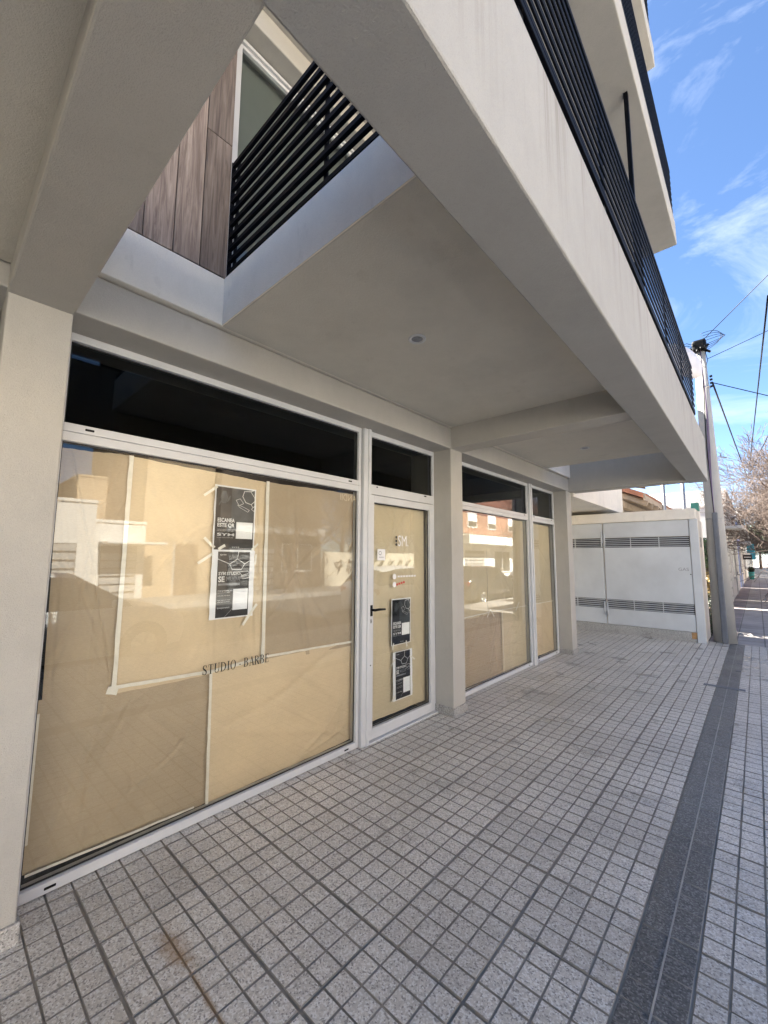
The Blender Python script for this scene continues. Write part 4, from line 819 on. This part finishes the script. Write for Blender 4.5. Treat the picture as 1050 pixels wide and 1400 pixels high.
# ------------------------------------------------------------------ trees and shrubs
M_plain('bark', (0.17, 0.12, 0.095), 0.9, 0.3, 6, 0.4, 40, local=True); M_plain('twig', (0.12, 0.088, 0.07), 0.85, 0.25, 3, local=True)
def bare_tree_mesh(seed, H=5.6, levels=7):
    r = random.Random(seed); trunk, tw = Mb(), Mb()
    def grow(p, d, ln, rad, lv):
        k = 3 if lv > 1 else 4; pts = [p]; q = p; dd = d.copy()
        for i in range(k):
            dd = (dd+Vector((r.uniform(-1, 1), r.uniform(-1, 1), r.uniform(-.5, .75)))*(0.13+0.03*lv)).normalized(); q = q+dd*ln/k; pts.append(q)
        rads = [max(0.007, rad*(1-0.38*i/k)) for i in range(k+1)]; (trunk if lv < 3 else tw).tube(pts, rads, 9 if lv == 0 else (6 if lv < 3 else 3), cap=False)
        if lv >= levels: return
        n = (5 if lv == 0 else r.choice((3, 4, 4)) if lv < 4 else 3)
        for i in range(n):
            t = 1.0 if i == 0 else r.uniform(0.35, 1.0); idx = min(k-1, int(t*k)); base = pts[idx].lerp(pts[idx+1], t*k-idx)
            az = r.uniform(0, 2*math.pi); spread = r.uniform(0.45, 1.0) if i else 0.25
            side = Vector((math.cos(az), math.sin(az), r.uniform(-.15, .35))); nd = (dd*math.cos(spread)+(side-dd*side.dot(dd)).normalized()*math.sin(spread)).normalized()
            grow(base, nd, ln*r.uniform(0.62, 0.82), rad*0.60*(0.8 if i else 1)*r.uniform(.8, 1), lv+1)
    grow(Vector((0, 0, -0.35)), Vector((0, 0, 1)), H*0.48, 0.16, 0)
    return trunk.mesh('trunk', 'bark'), tw.mesh('crown', 'twig')
TM = [bare_tree_mesh(3), bare_tree_mesh(11)]
def tree(x, y, k, sc_, rz, label):
    o = thing('bare_tree', label, 'tree', (x, y, -0.01), rz, 'bare street trees'); o.scale = (sc_,)*3
    for nm, me in zip(('trunk', 'crown'), TM[k]):
        c = bpy.data.objects.new(nm, me); COL.objects.link(c); c.parent = o
for a in ((1.55, 18.5, 0, 0.80, 0.4, 'bare pinkish tree whose twigs overhang the pavement past the pole'), (1.45, 24.5, 1, 0.92, 1.9, 'second bare tree along the kerb'), (1.7, 33.0, 0, 1.0, 3.9, 'third bare tree along the kerb'),
          (1.7, 42.0, 1, 1.0, 0.7, 'fourth bare tree along the kerb'), (1.7, 53.0, 0, 1.1, 2.6, 'far bare tree where the pavement narrows'), (14.6, 18.0, 1, 1.2, 3.0, 'bare tree behind the graffiti wall beside the tan block'), (14.8, 23.5, 0, 1.15, 5.0, 'bare tree behind the graffiti wall beside the brick building'),
          (10.5, 39.5, 1, 1.0, 2.2, 'bare tree in front of the brick building'), (10.6, 11.2, 0, 1.0, 1.1, 'bare tree in front of the dull brown shop')): tree(*a)
def M_leaf(name, col):
    m, nt, b = nodes(name); oi = N(nt, 'ShaderNodeNewGeometry'); c = ramp(nt, oi.outputs['Random Per Island'], [(0.0, sc(col, 0.5)), (0.5, col), (1.0, sc(col, 1.7))]); nt.links.new(c, b.inputs['Base Color']); b.inputs['Roughness'].default_value = 0.5
M_leaf('leaf_green', (0.05, 0.085, 0.022)); M_leaf('leaf_dry', (0.28, 0.20, 0.07)); M_leaf('leaf_dark', (0.02, 0.035, 0.014))
def shrub(label, c, rad, n, mat, seed, size=0.055):
    r = random.Random(seed); o = thing('garden_shrub', label, 'shrub', (c[0], c[1], 0), 0); m = Mb(); st = Mb()
    for i in range(n):
        u = Vector((r.gauss(0, 1), r.gauss(0, 1), r.gauss(0, 1))).normalized()*r.random()**0.4; u = Vector((u.x*rad[0], u.y*rad[1], u.z*rad[2]))*(1+0.25*math.sin(5*u.x+3*u.z+seed))
        p = Vector(c)+u; d = Vector((r.uniform(-1, 1), r.uniform(-1, 1), r.uniform(-.2, 1))).normalized(); e = d.orthogonal().normalized()*size*0.32; L_ = d*size*r.uniform(.7, 1.4)
        m.face([p-L_*.5, p+e, p+L_*.5, p-e])
    for i in range(9): st.tube([(c[0]+r.uniform(-.1, .1), c[1]+r.uniform(-.2, .2), 0), (c[0]+r.uniform(-1, 1)*rad[0]*.7, c[1]+r.uniform(-1, 1)*rad[1]*.7, c[2]+rad[2]*.5)], [.02, .008], 5)
    m.build('foliage', mat, o); st.build('stem', 'bark', o)
shrub('dark green shrub between the gas cabinet and the pole', (-1.02, 12.6, 1.72), (0.30, 0.8, 0.48), 2600, 'leaf_green', 1, 0.075)
shrub('dry yellow shrub under the dark green one', (-0.98, 12.0, 1.02), (0.26, 0.6, 0.30), 1500, 'leaf_dry', 2, 0.07)
shrub('low dark clump at the foot of the pole', (-0.93, 11.5, 0.35), (0.22, 0.5, 0.42), 1500, 'leaf_dark', 3, 0.06)
shrub('green shrub along the garden wall near the white house', (-1.5, 15.5, 1.2), (0.4, 1.2, 0.6), 1800, 'leaf_green', 4, 0.08)
pl = thing('planter', 'teal planter with a dark clipped bush on the far pavement', 'planter', (-0.40, 45.0, 0))
m = Mb(); m.lathe([(0.0002, 0.0), (0.15, 0.0), (0.20, 0.60), (0.18, 0.60), (0.17, 0.55), (0.0002, 0.54)], (-0.42, 45.0, 0), 20); m.build('pot', 'planter_green', pl)
r = random.Random(5); m = Mb()
for i in range(700):
    u = Vector((r.gauss(0, 1), r.gauss(0, 1), r.gauss(0, 1))).normalized()*r.random()**.4*0.22; p = Vector((-0.42, 45.0, 0.78))+u; d = Vector((r.uniform(-1, 1), r.uniform(-1, 1), r.uniform(-1, 1))).normalized()*.06; e = d.orthogonal().normalized()*.03; m.face([p-d, p+e, p+d, p-e])
m.build('bush', 'leaf_dark', pl)

# leafy street trees closing the view far down the pavement
def leafy_mesh(seed):
    r = random.Random(seed); tr_, cr_ = Mb(), Mb(); tr_.tube([(0, 0, -.3), (.1, 0, 1.6), (0, .1, 3.2)], [.2, .15, .08], 8)
    blobs = [(Vector((r.uniform(-1.5, 1.5), r.uniform(-1.5, 1.5), r.uniform(2.8, 5.6))), r.uniform(.6, 1.2)) for _ in range(16)]
    for c, _ in blobs: tr_.tube([(0, .05, 2.4), tuple(Vector((0, 0, 2.6)).lerp(c, .6)), tuple(c)], [.06, .04, .015], 5)
    for i in range(6000):
        c, q = r.choice(blobs); u = Vector((r.gauss(0, 1), r.gauss(0, 1), r.gauss(0, 1))).normalized()*q*r.random()**.35; p = c+u; d = Vector((r.uniform(-1, 1), r.uniform(-1, 1), r.uniform(-1, 1))).normalized()*.10; e = d.orthogonal().normalized()*.05; cr_.face([p-d, p+e, p+d, p-e])
    return tr_.mesh('trunk', 'bark'), cr_.mesh('crown', 'leaf_green')
LM = leafy_mesh(21)
for (x, y, k, rz, lb) in ((1.5, 66, 1.0, 0.3, 'leafy green tree at the far end of the kerb'), (1.7, 76, 1.15, 2.1, 'leafy green tree behind the far one on the kerb'), (3.2, 88, 1.3, 4.0, 'large leafy tree closing the street view'), (0.4, 98, 1.2, 5.0, 'leafy tree on the pavement in the far distance')):
    o = thing('leafy_tree', lb, 'tree', (x, y, -0.01), rz, 'leafy trees far down the street'); o.scale = (k,)*3
    for nm, me in zip(('trunk', 'crown'), LM):
        c = bpy.data.objects.new(nm, me); COL.objects.link(c); c.parent = o
